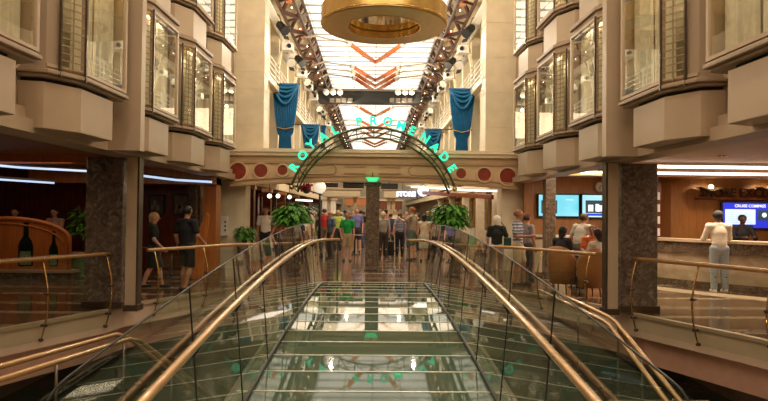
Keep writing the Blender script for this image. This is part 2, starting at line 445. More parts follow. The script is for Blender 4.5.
a = at(545.5, 200, 15.5).x
part(MB().box(a, a+.27, 15.5, 15.77, 0, SOFF-.12), 'shaft', M_MARBC, t, .01)
part(MB().box(a-.04, a+.31, 15.46, 15.81, SOFF-.12, SOFF), 'capital', M_MARB, t, .01)
t = thing('marble_column', 'thin grey column against the dark wall behind the two people in black', 'column', (-5.6, 16.8, 0))
a = at(188, 200, 16.8).x
part(MB().box(a, a+.22, 16.8, 17.0, 0, SOFF), 'shaft', M_MARBC, t, .01)
part(MB().box(a-.03, a+.25, 16.77, 17.03, 0, .1), 'plinth', M_MARB, t)

# ------------------------------------------------------------------ the glass bridge
HALF = 1.34
def bridge_mat():
    m, nt, b = nodes('green_glass_floor')
    b.inputs['Base Color'].default_value = (.075, .12, .08, 1)
    b.inputs['Roughness'].default_value = .07; b.inputs['IOR'].default_value = 1.36
    tc = nt.nodes.new('ShaderNodeTexCoord'); n = nt.nodes.new('ShaderNodeTexNoise'); n.inputs['Scale'].default_value = 1.3; n.inputs['Detail'].default_value = 3
    r = nt.nodes.new('ShaderNodeMapRange'); r.inputs[3].default_value = .015; r.inputs[4].default_value = .05
    nt.links.new(tc.outputs['Object'], n.inputs['Vector']); nt.links.new(n.outputs['Fac'], r.inputs[0]); nt.links.new(r.outputs[0], b.inputs['Roughness'])
    return m
M_GFLOOR = bridge_mat()
M_STRIP = mat('pale_joint_strip', (.80, .80, .66), .3, metal=.2, var=.05)
br = thing('glass_bridge', 'arched footbridge floor of green glass planks leading to the promenade', 'bridge', (0, 7.5, -.4))
y = 14.4; k = 0
ys = [14.38 - .6*i for i in range(24)]
for i in range(len(ys)-1):
    y1, y0 = ys[i]-.012, ys[i+1]+.012
    v = [(-HALF, y0, FZ(y0)), (HALF, y0, FZ(y0)), (HALF, y1, FZ(y1)), (-HALF, y1, FZ(y1))]
    v += [(x, yy, z-.05) for x, yy, z in v]
    part(MB().add(v, [(0,1,2,3),(7,6,5,4),(0,4,5,1),(1,5,6,2),(2,6,7,3),(3,7,4,0)]), 'glass_plank', M_GFLOOR, br)
    z = FZ(ys[i+1])
    part(MB().box(-HALF, HALF, ys[i+1]-.013, ys[i+1]+.013, z-.05, z+.004), 'joint_strip', M_STRIP, br)
for s in (-1, 1):
    mb = MB(); pts = [(s*(HALF+.03), y, FZ(y)-.12) for y in np.linspace(.6, 14.36, 30)]
    for p, q in zip(pts[:-1], pts[1:]): mb.bar(p, q, .05, .26)
    part(mb, 'side_beam', M_GUN, br)
    pts = [(s*.7, y, FZ(y)-.22) for y in np.linspace(.6, 14.36, 30)]
    mb = MB()
    for p, q in zip(pts[:-1], pts[1:]): mb.bar(p, q, .1, .28)
    part(mb, 'under_beam', M_GUN, br)

# balustrades with the inner handrail
GX = 1.30; RX = 1.215
JY = [14.0, 12.4, 11.0, 9.6, 8.2, 6.9, 5.6, 4.28, 2.35]
for s, sd in ((-1, 'left'), (1, 'right')):
    t = thing('glass_balustrade', 'curving glass balustrade with brass handrail on the %s side of the bridge' % sd, 'balustrade', (s*GX, 8, FZ(8)))
    for a, b in zip(JY[1:], JY[:-1]):
        mb = MB(); n = 4
        yy = np.linspace(a+.012, b-.012, n+1)
        for i in range(n):
            p, q = yy[i], yy[i+1]
            th = 1.37
            def top(y):
                if y > 13.0: return 1.37 - .28*((y-13.0)/1.0)**2
                return 1.37
            v = [(s*(GX-.11), p, FZ(p)+.02), (s*(GX-.11), q, FZ(q)+.02), (s*GX, q, FZ(q)+top(q)), (s*GX, p, FZ(p)+top(p))]
            mb.add(v, [(0, 1, 2, 3)])
        part(mb, 'glass_panel', M_GLASS, t)
    # curved end panel sweeping inward at the promenade
    cur = []
    for i in range(7):
        a = R(90*i/6); cur.append((s*(GX - .38*(1-math.cos(a))), 14.0 + .38*math.sin(a)*1.0))
    cur.append((s*(.86), 14.38))
    mb = MB()
    for p, q in zip(cur[:-1], cur[1:]): mb.add([(p[0], p[1], .03), (q[0], q[1], .03), (q[0], q[1], 1.0), (p[0], p[1], 1.0)], [(0,1,2,3)], True)
    part(mb, 'glass_panel', M_GLASS, t)
    part(MB().box(s*.84, s*.875, 14.36, 14.40, .02, 1.02), 'end_post', M_GUN, t)
    # dark top edge, ends in a rounded corner
    pts = [(s*GX, y, FZ(y)+top(y)) for y in np.linspace(14.0, 2.6, 40)]
    pts += [(s*GX, 2.6-.25*math.sin(R(a)), FZ(2.6)+1.37-.22*(1-math.cos(R(a)))) for a in (20, 40, 60, 75, 90)] + [(s*GX, 2.35, FZ(2.35)+.05)]
    part(MB().tube(pts, .0065, 6), 'top_edge', M_DARK, t)
    mb = MB(); pp = [(s*(GX-.11), y, FZ(y)+.02) for y in np.linspace(14.0, 2.35, 40)]
    for p, q in zip(pp[:-1], pp[1:]): mb.bar(p, q, .035, .03)
    part(mb, 'base_channel', M_DARK, t)
    # handrail
    hp = [(s*RX, y, FZ(y)+1.0) for y in np.linspace(2.0, 13.7, 48)]
    hp += [(s*(RX - .34*(1-math.cos(R(a)))), 13.7 + .5*math.sin(R(a)), 1.02) for a in (15, 30, 45, 60, 75, 90)] + [(s*.80, 14.22, 1.02)]
    hr = part(MB().tube(hp, .031, 14), 'handrail', M_RAIL, t)
    for y in JY[1:-1]:
        z = FZ(y)
        b = MB(); b.bar((s*GX, y, z+.84), (s*RX, y, z+.97), .018, .03); b.bar((s*(GX-.012), y, z+.76), (s*(GX-.012), y, z+.98), .02, .03)
        part(b, 'bracket', M_DARK, hr)
        part(MB().bar((s*(GX-.11), y, z+.03), (s*GX, y, z+1.37), .010, .010), 'panel_joint', M_DARK, t)
        part(MB().tube([(s*(GX-.03), y, z+.62), (s*(GX+.03), y, z+.62)], .022, 10), 'clamp_disc', M_GUN, t)

# ------------------------------------------------------------------ railings round the openings
def edge_rail(s, a0, a1, label, group=None, endtop=None):
    """a0..a1 arc-length range along EDGE"""
    P = [Vector((s*x, y, 0)) for x, y in EDGE]; L = [0]
    for i in range(len(P)-1): L.append(L[-1] + (P[i+1]-P[i]).length)
    def pos(u):
        for i in range(len(P)-1):
            if u <= L[i+1] or i == len(P)-2:
                d = (P[i+1]-P[i]).normalized(); return P[i] + d*(u-L[i]), d
    c, _ = pos((a0+a1)/2)
    t = thing('deck_railing', label, 'railing', c)
    def inn(d): # horizontal normal pointing over the opening
        n = Vector((d.y, -d.x, 0)); return -n if n.x*s > 0 else n
    us = list(np.arange(a0, a1, .18)) + [a1]
    hp = []
    for u in us:
        p, d = pos(u); hp.append((p.x, p.y, .93))
    part(MB().tube(hp, .034, 12), 'handrail', M_RAIL, t)
    n = max(2, round((a1-a0)/1.35)+1)
    if n > 2 and (a1-a0) > 5: n = 6
    uu = np.linspace(a0+.12, a1-.15, n)
    for j, u in enumerate(uu):
        p, d = pos(u); nn = inn(d); q = []
        for k in range(13):
            f = k/12; z = .92 - 1.22*f
            off = .14*math.sin(math.pi*min(1, f*1.0)) + .02
            q.append(p + nn*off + Vector((0, 0, z)))
        b = part(MB().tube(q, .015, 8), 'curved_post', M_BRASS, t)
        for f in (.42, .80, .98):
            z = .92-1.22*f; off = .14*math.sin(math.pi*f)
            part(MB().tube([p+nn*(off+.05)+Vector((0,0,z)), p+nn*(off-.05)+Vector((0,0,z))], .024, 10), 'clamp_disc', M_GUN, b)
    for u0, u1 in zip(uu[:-1], uu[1:]):
        m = 4; mb = MB()
        for k in range(m):
            p, d = pos(u0 + .03 + (u1-u0-.06)*k/m); q, e = pos(u0 + .03 + (u1-u0-.06)*(k+1)/m)
            p = p + inn(d)*.05; q = q + inn(e)*.05
            mb.add([(p.x, p.y, -.28), (q.x, q.y, -.28), (q.x, q.y, .84), (p.x, p.y, .84)], [(0,1,2,3)])
        part(mb, 'glass_panel', M_GLASS, t)
for s, sd, what in ((-1, 'left', 'the carved wooden bar screen'), (1, 'right', 'the excursion desk')):
    edge_rail(s, .35, 4.35, 'brass and glass railing between the %s column and the bridge end' % sd)
    edge_rail(s, 5.3, 11.5, 'brass and glass railing at the %s photo edge before %s' % (sd, what))

# ------------------------------------------------------------------ side stairs with double rails
def stair(s, label, top_a, top_b, bot, steps_dir):
    t = thing('stair_railing', label, 'stair railing', (top_b[0], top_b[1], -3.2))
    for dx in ((0, .26) if s < 0 else (0, .15)):
        pts = [Vector(top_a)+Vector((s*dx, 0, .03*(dx > 0))), Vector(top_b)+Vector((s*dx*.8, .12*(dx > 0), .03*(dx > 0))), Vector(bot)+Vector((s*dx, 0, 0))]
        sm = [pts[0], pts[0].lerp(pts[1], .5), pts[0].lerp(pts[1], .94), pts[1].lerp(pts[2], .03), pts[1].lerp(pts[2], .5), pts[2]]
        part(MB().tube(sm, .027, 12), 'handrail', M_RAIL, t)
    A = Vector(top_a); B = Vector(top_b); C = Vector(bot)
    for p, q in ((A, B), (B, C)):
        mb = MB(); x = s*.13
        mb.add([(p.x+x, p.y, p.z-.9), (q.x+x, q.y, q.z-.9), (q.x+x, q.y, q.z-.06), (p.x+x, p.y, p.z-.06)], [(0,1,2,3)])
        part(mb, 'glass_panel', M_GLASS, t)
    for p in (A.lerp(B, .5), B, B.lerp(C, .33), B.lerp(C, .66)):
        part(MB().tube([(p.x+s*.13, p.y, p.z-.98), (p.x+s*.13, p.y, p.z-.05)], .016, 8), 'post', M_GUN, t)
def flight(s, x, y0, y1, ztop, label):
    t = thing('staircase', label, 'staircase', (x, (y0+y1)/2, -3.2))
    n = 14
    for i in range(n):
        f0 = i/n; ya = y0+(y1-y0)*f0; yb = y0+(y1-y0)*(i+1)/n; z = ztop-(ztop+3.2)*(i+.0)/n
        part(MB().box(x, x+s*1.3, ya, yb, z-.22, z), 'step', M_MARB, t)
    part(MB().bar((x, y0, ztop-.25), (x, y1, -3.1), .06, .35), 'stringer', M_GUN, t)
a = at(-40, 398, 4.4); b = at(135, 337, 7.4); c = at(186, 372, 9.2)
stair(-1, 'pair of brass stair handrails dropping to the lower deck left of the bridge', (a.x, a.y, a.z+.04), b, (c.x, 12.5, b.z-2.6), 1)
flight(-1, b.x-.05, 7.5, 12.7, b.z-.95, 'stair flight descending under the left deck')
a = at(540, 309, 10.0); b = at(608, 323, 7.7); c = at(664, 398, 6.0); c = b + (c-b)*1.45
stair(1, 'pair of brass stair handrails running down towards the viewer right of the bridge', (a.x, a.y, b.z+.12), b, c, 1)
flight(1, b.x-.05, 7.6, 3.0, b.z-.95, 'stair flight descending towards the viewer right of the bridge')

# ------------------------------------------------------------------ bay windows
YF = [6.12, 8.37, 10.62, 12.87, 15.12]
ORD = ['nearest', 'second', 'third', 'fourth', 'farthest']
def offs(pl, d, s):
    """grow outline towards the atrium"""
    c = Vector((4.15, (pl[0][1]+pl[-1][1])/2)); out = []
    for x, y in pl:
        if x > 4.1: out.append((x, y + (d if y > c.y else -d)))
        else: out.append((x-d, y + (d*.8 if y > c.y+.2 else -d*.8 if y < c.y-.6 else 0)))
    return out
def bay(s, yf, k, label, group):
    z0 = 2.64 + 2.5*k
    pl = [(4.15, yf+.22), (3.60, yf), (3.62, yf-.88), (3.85, yf-1.33), (4.15, yf-1.40)]
    sg = lambda p: [(s*x, y) for x, y in p]
    t = thing('bay_window', label, 'bay window', (s*4.15, yf-.7, z0), group)
    box_pl = pl; pl = [(4.15, yf+.45), (3.60, yf+.27)] + pl[2:]
    part(MB().prism(sg(offs(box_pl, -.03, s)), z0-.02, z0+.53), 'corbel_box', M_TAN2, t, .008)
    part(MB().prism(sg(offs(box_pl, -.09, s)), z0+.53, z0+.58), 'shadow_gap', M_BLACK, t)
    mb = MB(); mb.prism(sg(offs(pl, .0, s)), z0+.58, z0+.62); mb.prism(sg(offs(pl, .05, s)), z0+.62, z0+.67); mb.prism(sg(offs(pl, .01, s)), z0+.67, z0+.70)
    part(mb, 'sill', M_TAN, t, .01)
    zb, zt = z0+.70, z0+2.28
    mb = MB(); mb.prism(sg(pl), zt, z0+2.38); mb.prism(sg(offs(pl, .04, s)), z0+2.38, z0+2.45)
    part(mb, 'head', M_TAN, t, .01)
    # frame posts at the corners + rails
    mb = MB(); tb = MB()
    P = [Vector((s*x, y, 0)) for x, y in pl]
    for p, wd in ((P[1], .045), (P[2], .06)):
        mb.box(p.x-wd/2, p.x+wd/2, p.y-wd/2, p.y+wd/2, zb, zt)
    for i in (0, 1, 2):
        p, q = P[i], P[i+1]
        mb.bar(p+Vector((0, 0, zb+.02)), q+Vector((0, 0, zb+.02)), .05, .04); mb.bar(p+Vector((0, 0, zt-.02)), q+Vector((0, 0, zt-.02)), .05, .04)
    frm = part(mb, 'frame', M_TAN2, t)
    d = (P[3]-P[2]); m2 = P[2]+d*.70
    jb = MB()
    jb.prism([(m2.x, m2.y), (P[3].x, P[3].y), (P[4].x, P[4].y), (s*4.15, m2.y)] , zb, zt)
    part(jb, 'jamb', M_TAN, t)
    def pane(p, q): return MB().add([(p.x, p.y, zb+.05), (q.x, q.y, zb+.05), (q.x, q.y, zt-.05), (p.x, p.y, zt-.05)], [(0,1,2,3)])
    part(pane(P[1], P[2]), 'pane', M_WGLASS, frm)
    part(pane(P[2], m2), 'pane', M_WGLASS, frm)
    part(MB().prism([(P[0].x, P[0].y), (P[1].x, P[1].y), (P[1].x+s*.03, P[1].y-.04), (P[0].x, P[0].y-.08)], zb, zt), 'far_jamb', M_TAN, t)
    # lattice on the near facet
    n3 = Vector((d.y, -d.x, 0)).normalized()
    if n3.x*s > 0: n3 = -n3
    g = MB(); o = n3*.03
    for i in range(3):
        p = P[2]+(m2-P[2])*(.06+.88*i/2)+o; g.bar(p+Vector((0,0,zb-.02)), p+Vector((0,0,zt)), .012, .012)
    for i in range(18):
        z = zb+.02+(zt-zb-.04)*i/17
        g.bar(P[2]+o+Vector((0,0,z)), m2+o+Vector((0,0,z)), .012, .014)
    lat = part(g, 'lattice', M_GRILLE, t)
    gb = MB()
    for p in (P[2]+(m2-P[2])*.03+o*1.4, m2+o*1.4): gb.bar(p+Vector((0,0,zb-.10)), p+Vector((0,0,zt)), .028, .03)
    part(gb, 'lattice_frame', M_GUN, lat)
    area('added_curtain_fill', (s*3.80, yf-.45, zt-.03), .2, 7, (1, .85, .62), sy=.8)  # fill light added inside the bay to brighten the curtains
    # curtain gathered behind the main pane
    def curtain(p, q, n=34, amp=.03, inset=.16):
        e = Vector((s*inset, 0, 0)); mb = MB(); vs = []
        for j, z in enumerate((zb+.02, (zb+zt)/2, zt)):
            for i in range(n+1):
                f = i/n; a = amp*math.sin(i*1.9)*(1.25-.3*j) + amp*.5*math.sin(i*.7)
                pp = p.lerp(q, f)+e+Vector((s*a, 0, 0)); vs.append((pp.x, pp.y, z))
        mb.add(vs, [(j*(n+1)+i, j*(n+1)+i+1, (j+1)*(n+1)+i+1, (j+1)*(n+1)+i) for j in range(2) for i in range(n)], True)
        return mb
    part(curtain(P[1].lerp(P[2], .02), P[1].lerp(P[2], .50)), 'curtain', M_CURT, t)
    part(curtain(P[1].lerp(P[2], .56), P[1].lerp(P[2], 1.0), 24), 'curtain', M_CURT, t)
    part(MB().box(s*3.99, s*4.149, yf-1.2, yf+.3, zb, zt), 'room_backing', M_ROOM, t)
for s, sd in ((-1, 'left'), (1, 'right')):
    for k in (0, 1):
        for i, yf in enumerate(YF):
            if k == 1 and i == 0: continue
            lab = '%s tan bay window from the viewer on the %s wall, %s row' % (ORD[i], sd, ('lower', 'upper')[k])
            bay(s, yf, k, lab, 'bay windows of the %s wall' % sd)

# ------------------------------------------------------------------ footbridge beam over the promenade entrance
bt = thing('arched_beam', 'tan arched cross beam with red roundels spanning the promenade entrance', 'beam', (0, 17.460, 2.6))
TOPZ = 3.26
zb = lambda x: 2.55 - .20*(abs(x)/4.3)**2
xs = np.linspace(-4.14, 4.14, 41)
poly = [(x, zb(x)) for x in xs] + [(4.14, TOPZ), (-4.14, TOPZ)]
part(MB().prism_y(poly, 17.240, 17.58), 'beam_body', M_BEAM, bt)
mb = MB(); mb.box(-4.14, 4.14, 17.120, 17.60, TOPZ, TOPZ+.10); mb.box(-4.14, 4.14, 17.060, 17.60, TOPZ+.10, TOPZ+.20)
part(mb, 'ledge', mat('pale_ledge', (.88, .74, .52), .4, var=.03), bt)
mb = MB(); mb.box(-4.14, 4.14, 17.190, 17.260, TOPZ-.22, TOPZ-.16)
for p, q in zip(xs[:-1], xs[1:]):
    mb.bar((p, 17.220, zb(p)+.16), (q, 17.220, zb(q)+.16), .06, .035)
    mb.bar((p, 17.210, zb(p)+.02), (q, 17.210, zb(q)+.02), .10, .05)
part(mb, 'moulding', M_BEAMD, bt)
def ring_y(cx, cz, r0, r1, y0, y1, n=28):
    mb = MB(); vs = []
    for r, y in ((r0, y1), (r0, y0), (r1, y0), (r1, y1)):
        for k in range(n):
            a = 2*math.pi*k/n; vs.append((cx+r*math.cos(a), y, cz+r*math.sin(a)))
    fs = [(j*n+k, j*n+(k+1)%n, ((j+1)%4)*n+(k+1)%n, ((j+1)%4)*n+k) for j in range(4) for k in range(n)]
    return mb.add(vs, fs)
def disc_y(cx, cz, r, y0, y1, n=28): return MB().prism_y([(cx+r*math.cos(2*math.pi*k/n), cz+r*math.sin(2*math.pi*k/n)) for k in range(n)], y0, y1)
for (px, py, r) in ((237.5, 171, .245), (260.6, 170.5, .20), (282.3, 170, .155), (461.3, 173.3, .155), (484.5, 174.5, .20), (508, 176.3, .245)):
    p = at(px, py, 17.160)
    d = part(disc_y(p.x, p.z, r, 17.210, 17.250), 'red_roundel', M_RED, bt)
    part(ring_y(p.x, p.z, r-.01, r+.045, 17.180, 17.245), 'roundel_ring', M_BEAM, d)
def slot(x0, x1, zc, hh):
    pts = []
    for a in range(-90, 91, 15): pts.append((x1-hh+hh*math.cos(R(a)), 17.220, zc+hh*math.sin(R(a))))
    for a in range(90, 271, 15): pts.append((x0+hh+hh*math.cos(R(a)), 17.220, zc+hh*math.sin(R(a))))
    pts.append(pts[0]); return MB().tube(pts, .018, 6)
zc = at(372, 170, 17.220).z
for a, b in ((300, 336), (409, 446)): part(slot(at(a, 170, 17.160).x, at(b, 170, 17.160).x, zc, .14), 'slot_moulding', M_BEAMD, bt)
mb = MB()
for a, b in ((344, 366), (379, 401)):
    for dz in (-.10, .10): mb.box(at(a, 170, 17.160).x, at(b, 170, 17.160).x, 17.205, 17.260, zc+dz-.02, zc+dz+.02)
part(mb, 'centre_moulding', M_BEAMD, bt)
# exit sign
p = at(372.5, 179.5, 17.060)
et = thing('exit_sign', 'small green glowing exit sign under the middle of the arched beam', 'sign', (p.x, 17.110, p.z-.06))
part(MB().prism_y([(p.x-.19, p.z+.06), (p.x+.19, p.z+.06), (p.x+.11, p.z-.06), (p.x-.11, p.z-.06)], 17.060, 17.160), 'sign_box', M_EXIT, et)
o = text_obj('lettering', 'EXIT', .10, .004, M_WHITE, (p.x, 17.055, p.z+.01), et)
part(MB().box(p.x-.02, p.x+.02, 17.100, 17.130, p.z+.06, p.z+.2), 'hanger', M_GUN, et)

# ------------------------------------------------------------------ neon arch sign
AY = 16.5
c = at(373, 211, AY); ca = (c.x, at(373, 127.5, AY).z-2.36)
st = thing('arch_sign', 'green steel arch carrying glowing teal letters across the beam', 'sign', (c.x, AY, 2.4))
def arc3(r, y, zc, a0=20, a1=160, n=40): return [(ca[0]+r*math.cos(R(a0+(a1-a0)*i/n)), y, zc+r*math.sin(R(a0+(a1-a0)*i/n))) for i in range(n+1)]
M_ARCH = mat('dark_green_steel', (.11, .13, .06), .35, metal=.5, var=.15)
part(MB().tube(arc3(2.36, AY, ca[1], 18, 162), .036, 10), 'arch_rib', M_ARCH, st)
part(MB().tube(arc3(2.24, AY+.5, ca[1]-.10, 18, 162), .03, 10), 'arch_rib', M_ARCH, st)
part(MB().tube(arc3(2.22, AY+.05, ca[1]+.0, 18, 162), .02, 8), 'arch_rib', M_ARCH, st)
f1 = arc3(2.36, AY, ca[1], 18, 162, 24); f2 = arc3(2.24, AY+.5, ca[1]-.10, 18, 162, 24)
for i in range(0, 25, 2):
    mb = MB(); mb.tube([f1[i], f2[i]], .014, 6)
    if i < 24: mb.tube([f1[i], f2[min(24, i+2)]], .01, 6)
    part(mb, 'cross_strut', M_ARCH, st)
for e in (f1[0], f1[-1]):
    part(MB().ball((e[0], e[1], e[2]-.04), .07, 8), 'finial', M_BRASS, st)
for e in (f2[0], f2[-1]):
    part(MB().tube([e, (e[0], 17.24, e[2]+.1)], .03, 8), 'wall_bracket', M_ARCH, st)
LET = [('R', 294.3, 167.5), ('O', 303, 155.5), ('Y', 311.3, 145), ('A', 323.3, 137), ('L', 334.8, 130.3), ('P', 359, 122.3), ('R', 373.2, 121.2), ('O', 387.8, 122),
       ('M', 401, 126), ('E', 412, 131), ('N', 424.8, 138.2), ('A', 434.8, 147.6), ('D', 443.8, 157), ('E', 451.6, 168.5)]
for ch, px, py in LET:
    p = at(px, py, AY); ang = math.atan2(p.z-ca[1], p.x-ca[0])-math.pi/2
    L_ = text_obj('letter', ch, .33, .02, M_NEON, p, st, tilt=ang*.95, bold=.010)
    L_['label'] = 'glowing teal letter %s' % ch

# ------------------------------------------------------------------ golden ceiling ring
rc = at(384, 27.5, 14.0); rz = rc.z
gt = thing('ceiling_ring', 'huge brushed gold ring hanging high above the bridge', 'ceiling ring', (rc.x, 14, rz+.4))
n = 72; ro, ri = 1.47, .87
part(MB().lathe([(ri, rz), (ro-.03, rz), (ro, rz+.02), (ro, rz+.42), (ro-.05, rz+.45), (ri, rz+.45), (ri, rz)], (rc.x, 14, 0), n, False), 'ring_body', M_GOLD, gt)
part(MB().lathe([(ri-.004, rz-.01), (ri-.004, rz+.14), (ri-.03, rz+.14), (ri-.03, rz-.01), (ri-.004, rz-.01)], (rc.x, 14, 0), n, False), 'inner_lip', M_BRASS, gt)
part(MB().lathe([(.001, rz+.16), (ri-.01, rz+.16), (ri-.01, rz+.2), (.001, rz+.2)], (rc.x, 14, 0), n, False), 'mirror_disc', M_GOLDM, gt)
part(MB().lathe([(ro+.002, rz+.04), (ro+.014, rz+.05), (ro+.014, rz+.07), (ro+.002, rz+.08)], (rc.x, 14, 0), n, False), 'rim_bead', M_BRASS, gt)
for a in (30, 150, 270):
    x, y = rc.x+1.1*math.cos(R(a)), 14+1.1*math.sin(R(a))
    part(MB().tube([(x, y, rz+.44), (x, y, 10.0)], .02, 8), 'hanger_rod', M_GUN, gt)

# ------------------------------------------------------------------ ceiling ribs with orange chevrons
def rib(y0, y1, label, zz=9.72):
    t = thing('ceiling_rib', label, 'ceiling rib', (0, y1, zz))
    for s in (-1, 1):
        part(MB().tube([(s*1.25, y0, zz), (s*.62, (y0+y1)/2+.15, zz-.05), (s*.02, y1, zz-.12)], [.11, .13, .10], 10), 'orange_sheath', M_ORANGE, t)
        part(MB().tube([(s*1.2, y0, zz), (s*1.6, y0-.4, zz-.0), (s*2.2, y0-1.0, zz-.08), (s*2.7, y0-2.4, zz-.35), (s*3.0, y0-3.6, zz-.8)], .045, 8), 'side_arm', M_GREYRIB, t)
        part(MB().tube([(s*1.22, y0-.02, zz-.0), (s*1.38, y0-.12, zz)], .14, 10), 'collar', M_WHITE, t)
RB = [(28.6, 31.6), (33.2, 36.0), (34.6, 37.6), (36.0, 39.2), (46.0, 49.5), (53, 56.5), (56, 59.5), (60, 64), (66, 70), (69, 73)]
RN = ['nearest', 'second', 'third', 'fourth', 'fifth', 'sixth', 'seventh', 'eighth', 'ninth', 'farthest']
for (a, b), nm in zip(RB, RN): rib(a, b, 'orange chevron rib with thin grey arms under the bright ceiling, %s of the row' % nm)
# transverse thin grey ribs just below the panels, near part of the ceiling too
for j, y in enumerate((9, 15, 20)): pass

# ------------------------------------------------------------------ trusses, cornices, lamps of the far atrium
for s, sd in ((-1, 'left'), (1, 'right')):
    t = thing('lighting_truss', 'long dark red lighting truss along the %s side of the bright ceiling' % sd, 'truss', (s*3.1, 45, 9.4))
    A = (s*2.85, 9.8); B = (s*3.5, 9.1); Cc = (s*2.95, 9.25)
    for nm, q in (('chord', A), ('chord', B), ('chord', Cc)):
        part(MB().bar((q[0], 19, q[1]), (q[0], 79, q[1]), .09, .12), nm, M_BRICK, t)
    mb = MB(); y = 19.0; k = 0
    while y < 76:
        mb.bar((A[0], y, A[1]), (B[0], y+1.1, B[1]), .09, .14); mb.bar((B[0], y+1.1, B[1]), (Cc[0], y+2.2, Cc[1]), .09, .14); mb.bar((A[0], y+1.1, A[1]), (Cc[0], y, Cc[1]), .08, .16)
        mb.bar((Cc[0], y, Cc[1]), (B[0], y, B[1]), .07, .09)
        y += 2.2
    part(mb, 'lattice', M_BRICK, t)
    y = 21.0
    while y < 76:
        part(MB().box(s*3.15-.14, s*3.15+.14, y, y+.9, 9.28, 9.5), 'red_box', M_ORANGE, t); y += 4.4
    mb = MB(); y = 19.5
    while y < 70: mb.ball((s*3.12, y, 9.2), .032, 5); y += 1.3
    part(mb, 'bulbs', M_WARMBULB, t)['kind'] = 'stuff'
    t = thing('cornice_beam', 'cream slanting cornice beam high on the %s side of the far atrium' % sd, 'cornice', (s*3.95, 45, 9.0))
    part(MB().bar((s*3.95, 18.4, 9.1), (s*3.95, 79, 9.1), .22, .34), 'beam', M_CREAM2, t)
    part(MB().bar((s*3.8, 18.4, 8.88), (s*3.8, 79, 8.88), .3, .06), 'lip', M_WHITE, t)
    part(MB().bar((s*3.95, 18.4, 6.5), (s*3.95, 79, 6.5), .25, .22), 'lower_beam', M_CREAM2, t)
    # galleries: pilaster fins and windows
    mb = MB(); wn = MB(); fr = MB(); y = 20.0; k = 0
    while y < 78:
        mb.box(s*4.0, s*4.6, y, y+.35, 3.3, 9.6); y += 2.4
    tag(mb.build('wall_fins_' + sd, M_CREAM2), kind='structure')
    n = 0; y = 20.4
    while y < 60:
        for (z0, z1) in ((3.9, 6.1), (6.8, 8.7)):
            t = thing('atrium_window', '%s gallery window number %d from the beam on the %s wall of the far atrium' % ('lower' if z0 < 5 else 'upper', n//2+1, sd), 'window', (s*4.58, y+.95, z0), 'gallery windows of the far %s wall' % sd)
            t['label'] = 'tall window of the %s atrium gallery between cream fins, beyond the arched beam' % sd
            part(MB().box(s*4.52, s*4.595, y, y+1.9, z0, z1), 'pane', MATS.get('dusky_pane') or mat('dusky_pane', (.20, .20, .17), .1, var=.3), t)
            f = MB()
            for yy in (y, y+.63, y+1.27, y+1.9): f.bar((s*4.5, yy, z0), (s*4.5, yy, z1), .06, .06)
            for zz in (z0, (z0+z1)/2, z1): f.bar((s*4.5, y, zz), (s*4.5, y+1.9, zz), .06, .06)
            part(f, 'frame', M_WHITE, t)
            n += 1
        y += 2.4
    # gallery railings
    t = thing('gallery_railing', 'pale gallery railing running along the %s wall of the far atrium' % sd, 'railing', (s*3.95, 45, 6.6))
    mb = MB()
    for z in (6.75, 6.95, 7.15, 7.35): mb.bar((s*3.85, 18.5, z), (s*3.85, 78, z), .03, .03)
    part(mb, 'rails', M_WHITE, t)
    y = 18.6
    while y < 78: part(MB().bar((s*3.85, y, 6.6), (s*3.85, y, 7.4), .04, .04), 'post', M_WHITE, t); y += 1.5
# lamps
def globe(x, y, z, r, lab):
    t = thing('globe_lamp', lab, 'lamp', (x, y, z))
    part(MB().ball((x, y, z), r, 10), 'globe', M_WHITE, t)
    part(MB().tube([(x, y, z+r*.9), (x, y, z+r+.5)], .02, 6), 'stem', M_GUN, t)
for px, py, Y, lab in ((299, 6, 24, 'white globe high on the left truss, nearest the top of the photo'), (315.5, 68, 33, 'white globe hanging below the left truss'), (333, 110, 48, 'small far white globe above the left end of the lettered arch'),
                       (447, 8, 24, 'white globe high on the right truss, nearest the top of the photo'), (428.5, 70, 33, 'white globe hanging below the right truss'), (411, 111, 48, 'small far white globe above the right part of the lettered arch')):
    p = at(px, py, Y); globe(p.x, p.y, p.z, .22 if Y < 40 else .26, lab)
def spotlight(x, y, z, s, m, lab, r=.14):
    t = thing('spotlight', lab, 'spotlight', (x, y, z), 'spotlights on the atrium sides')
    d = Vector((-s*.5, -.5, -.6)).normalized(); c0 = Vector((x, y, z))
    part(MB().tube([c0-d*r*1.6, c0-d*r, c0+d*r*1.4, c0+d*r*1.9], [r*.5, r*.9, r, r*1.15], 10), 'housing', m, t)
    part(MB().tube([c0-d*.02+Vector((0, 0, r*1.1)), c0+Vector((s*.1, 0, r*2.6)), c0+Vector((s*.3, 0, r*3))], .02, 6), 'yoke', M_GUN, t)
    for q in (-1, 1): part(MB().bar(c0+d*r*1.9+Vector((0, 0, q*r)), c0+d*r*2.6+Vector((0, 0, q*r*1.5)), r*1.4, .01), 'barn_door', M_BLACK, t)
names_s = ['nearest', 'second', 'third', 'fourth', 'fifth', 'sixth', 'seventh']
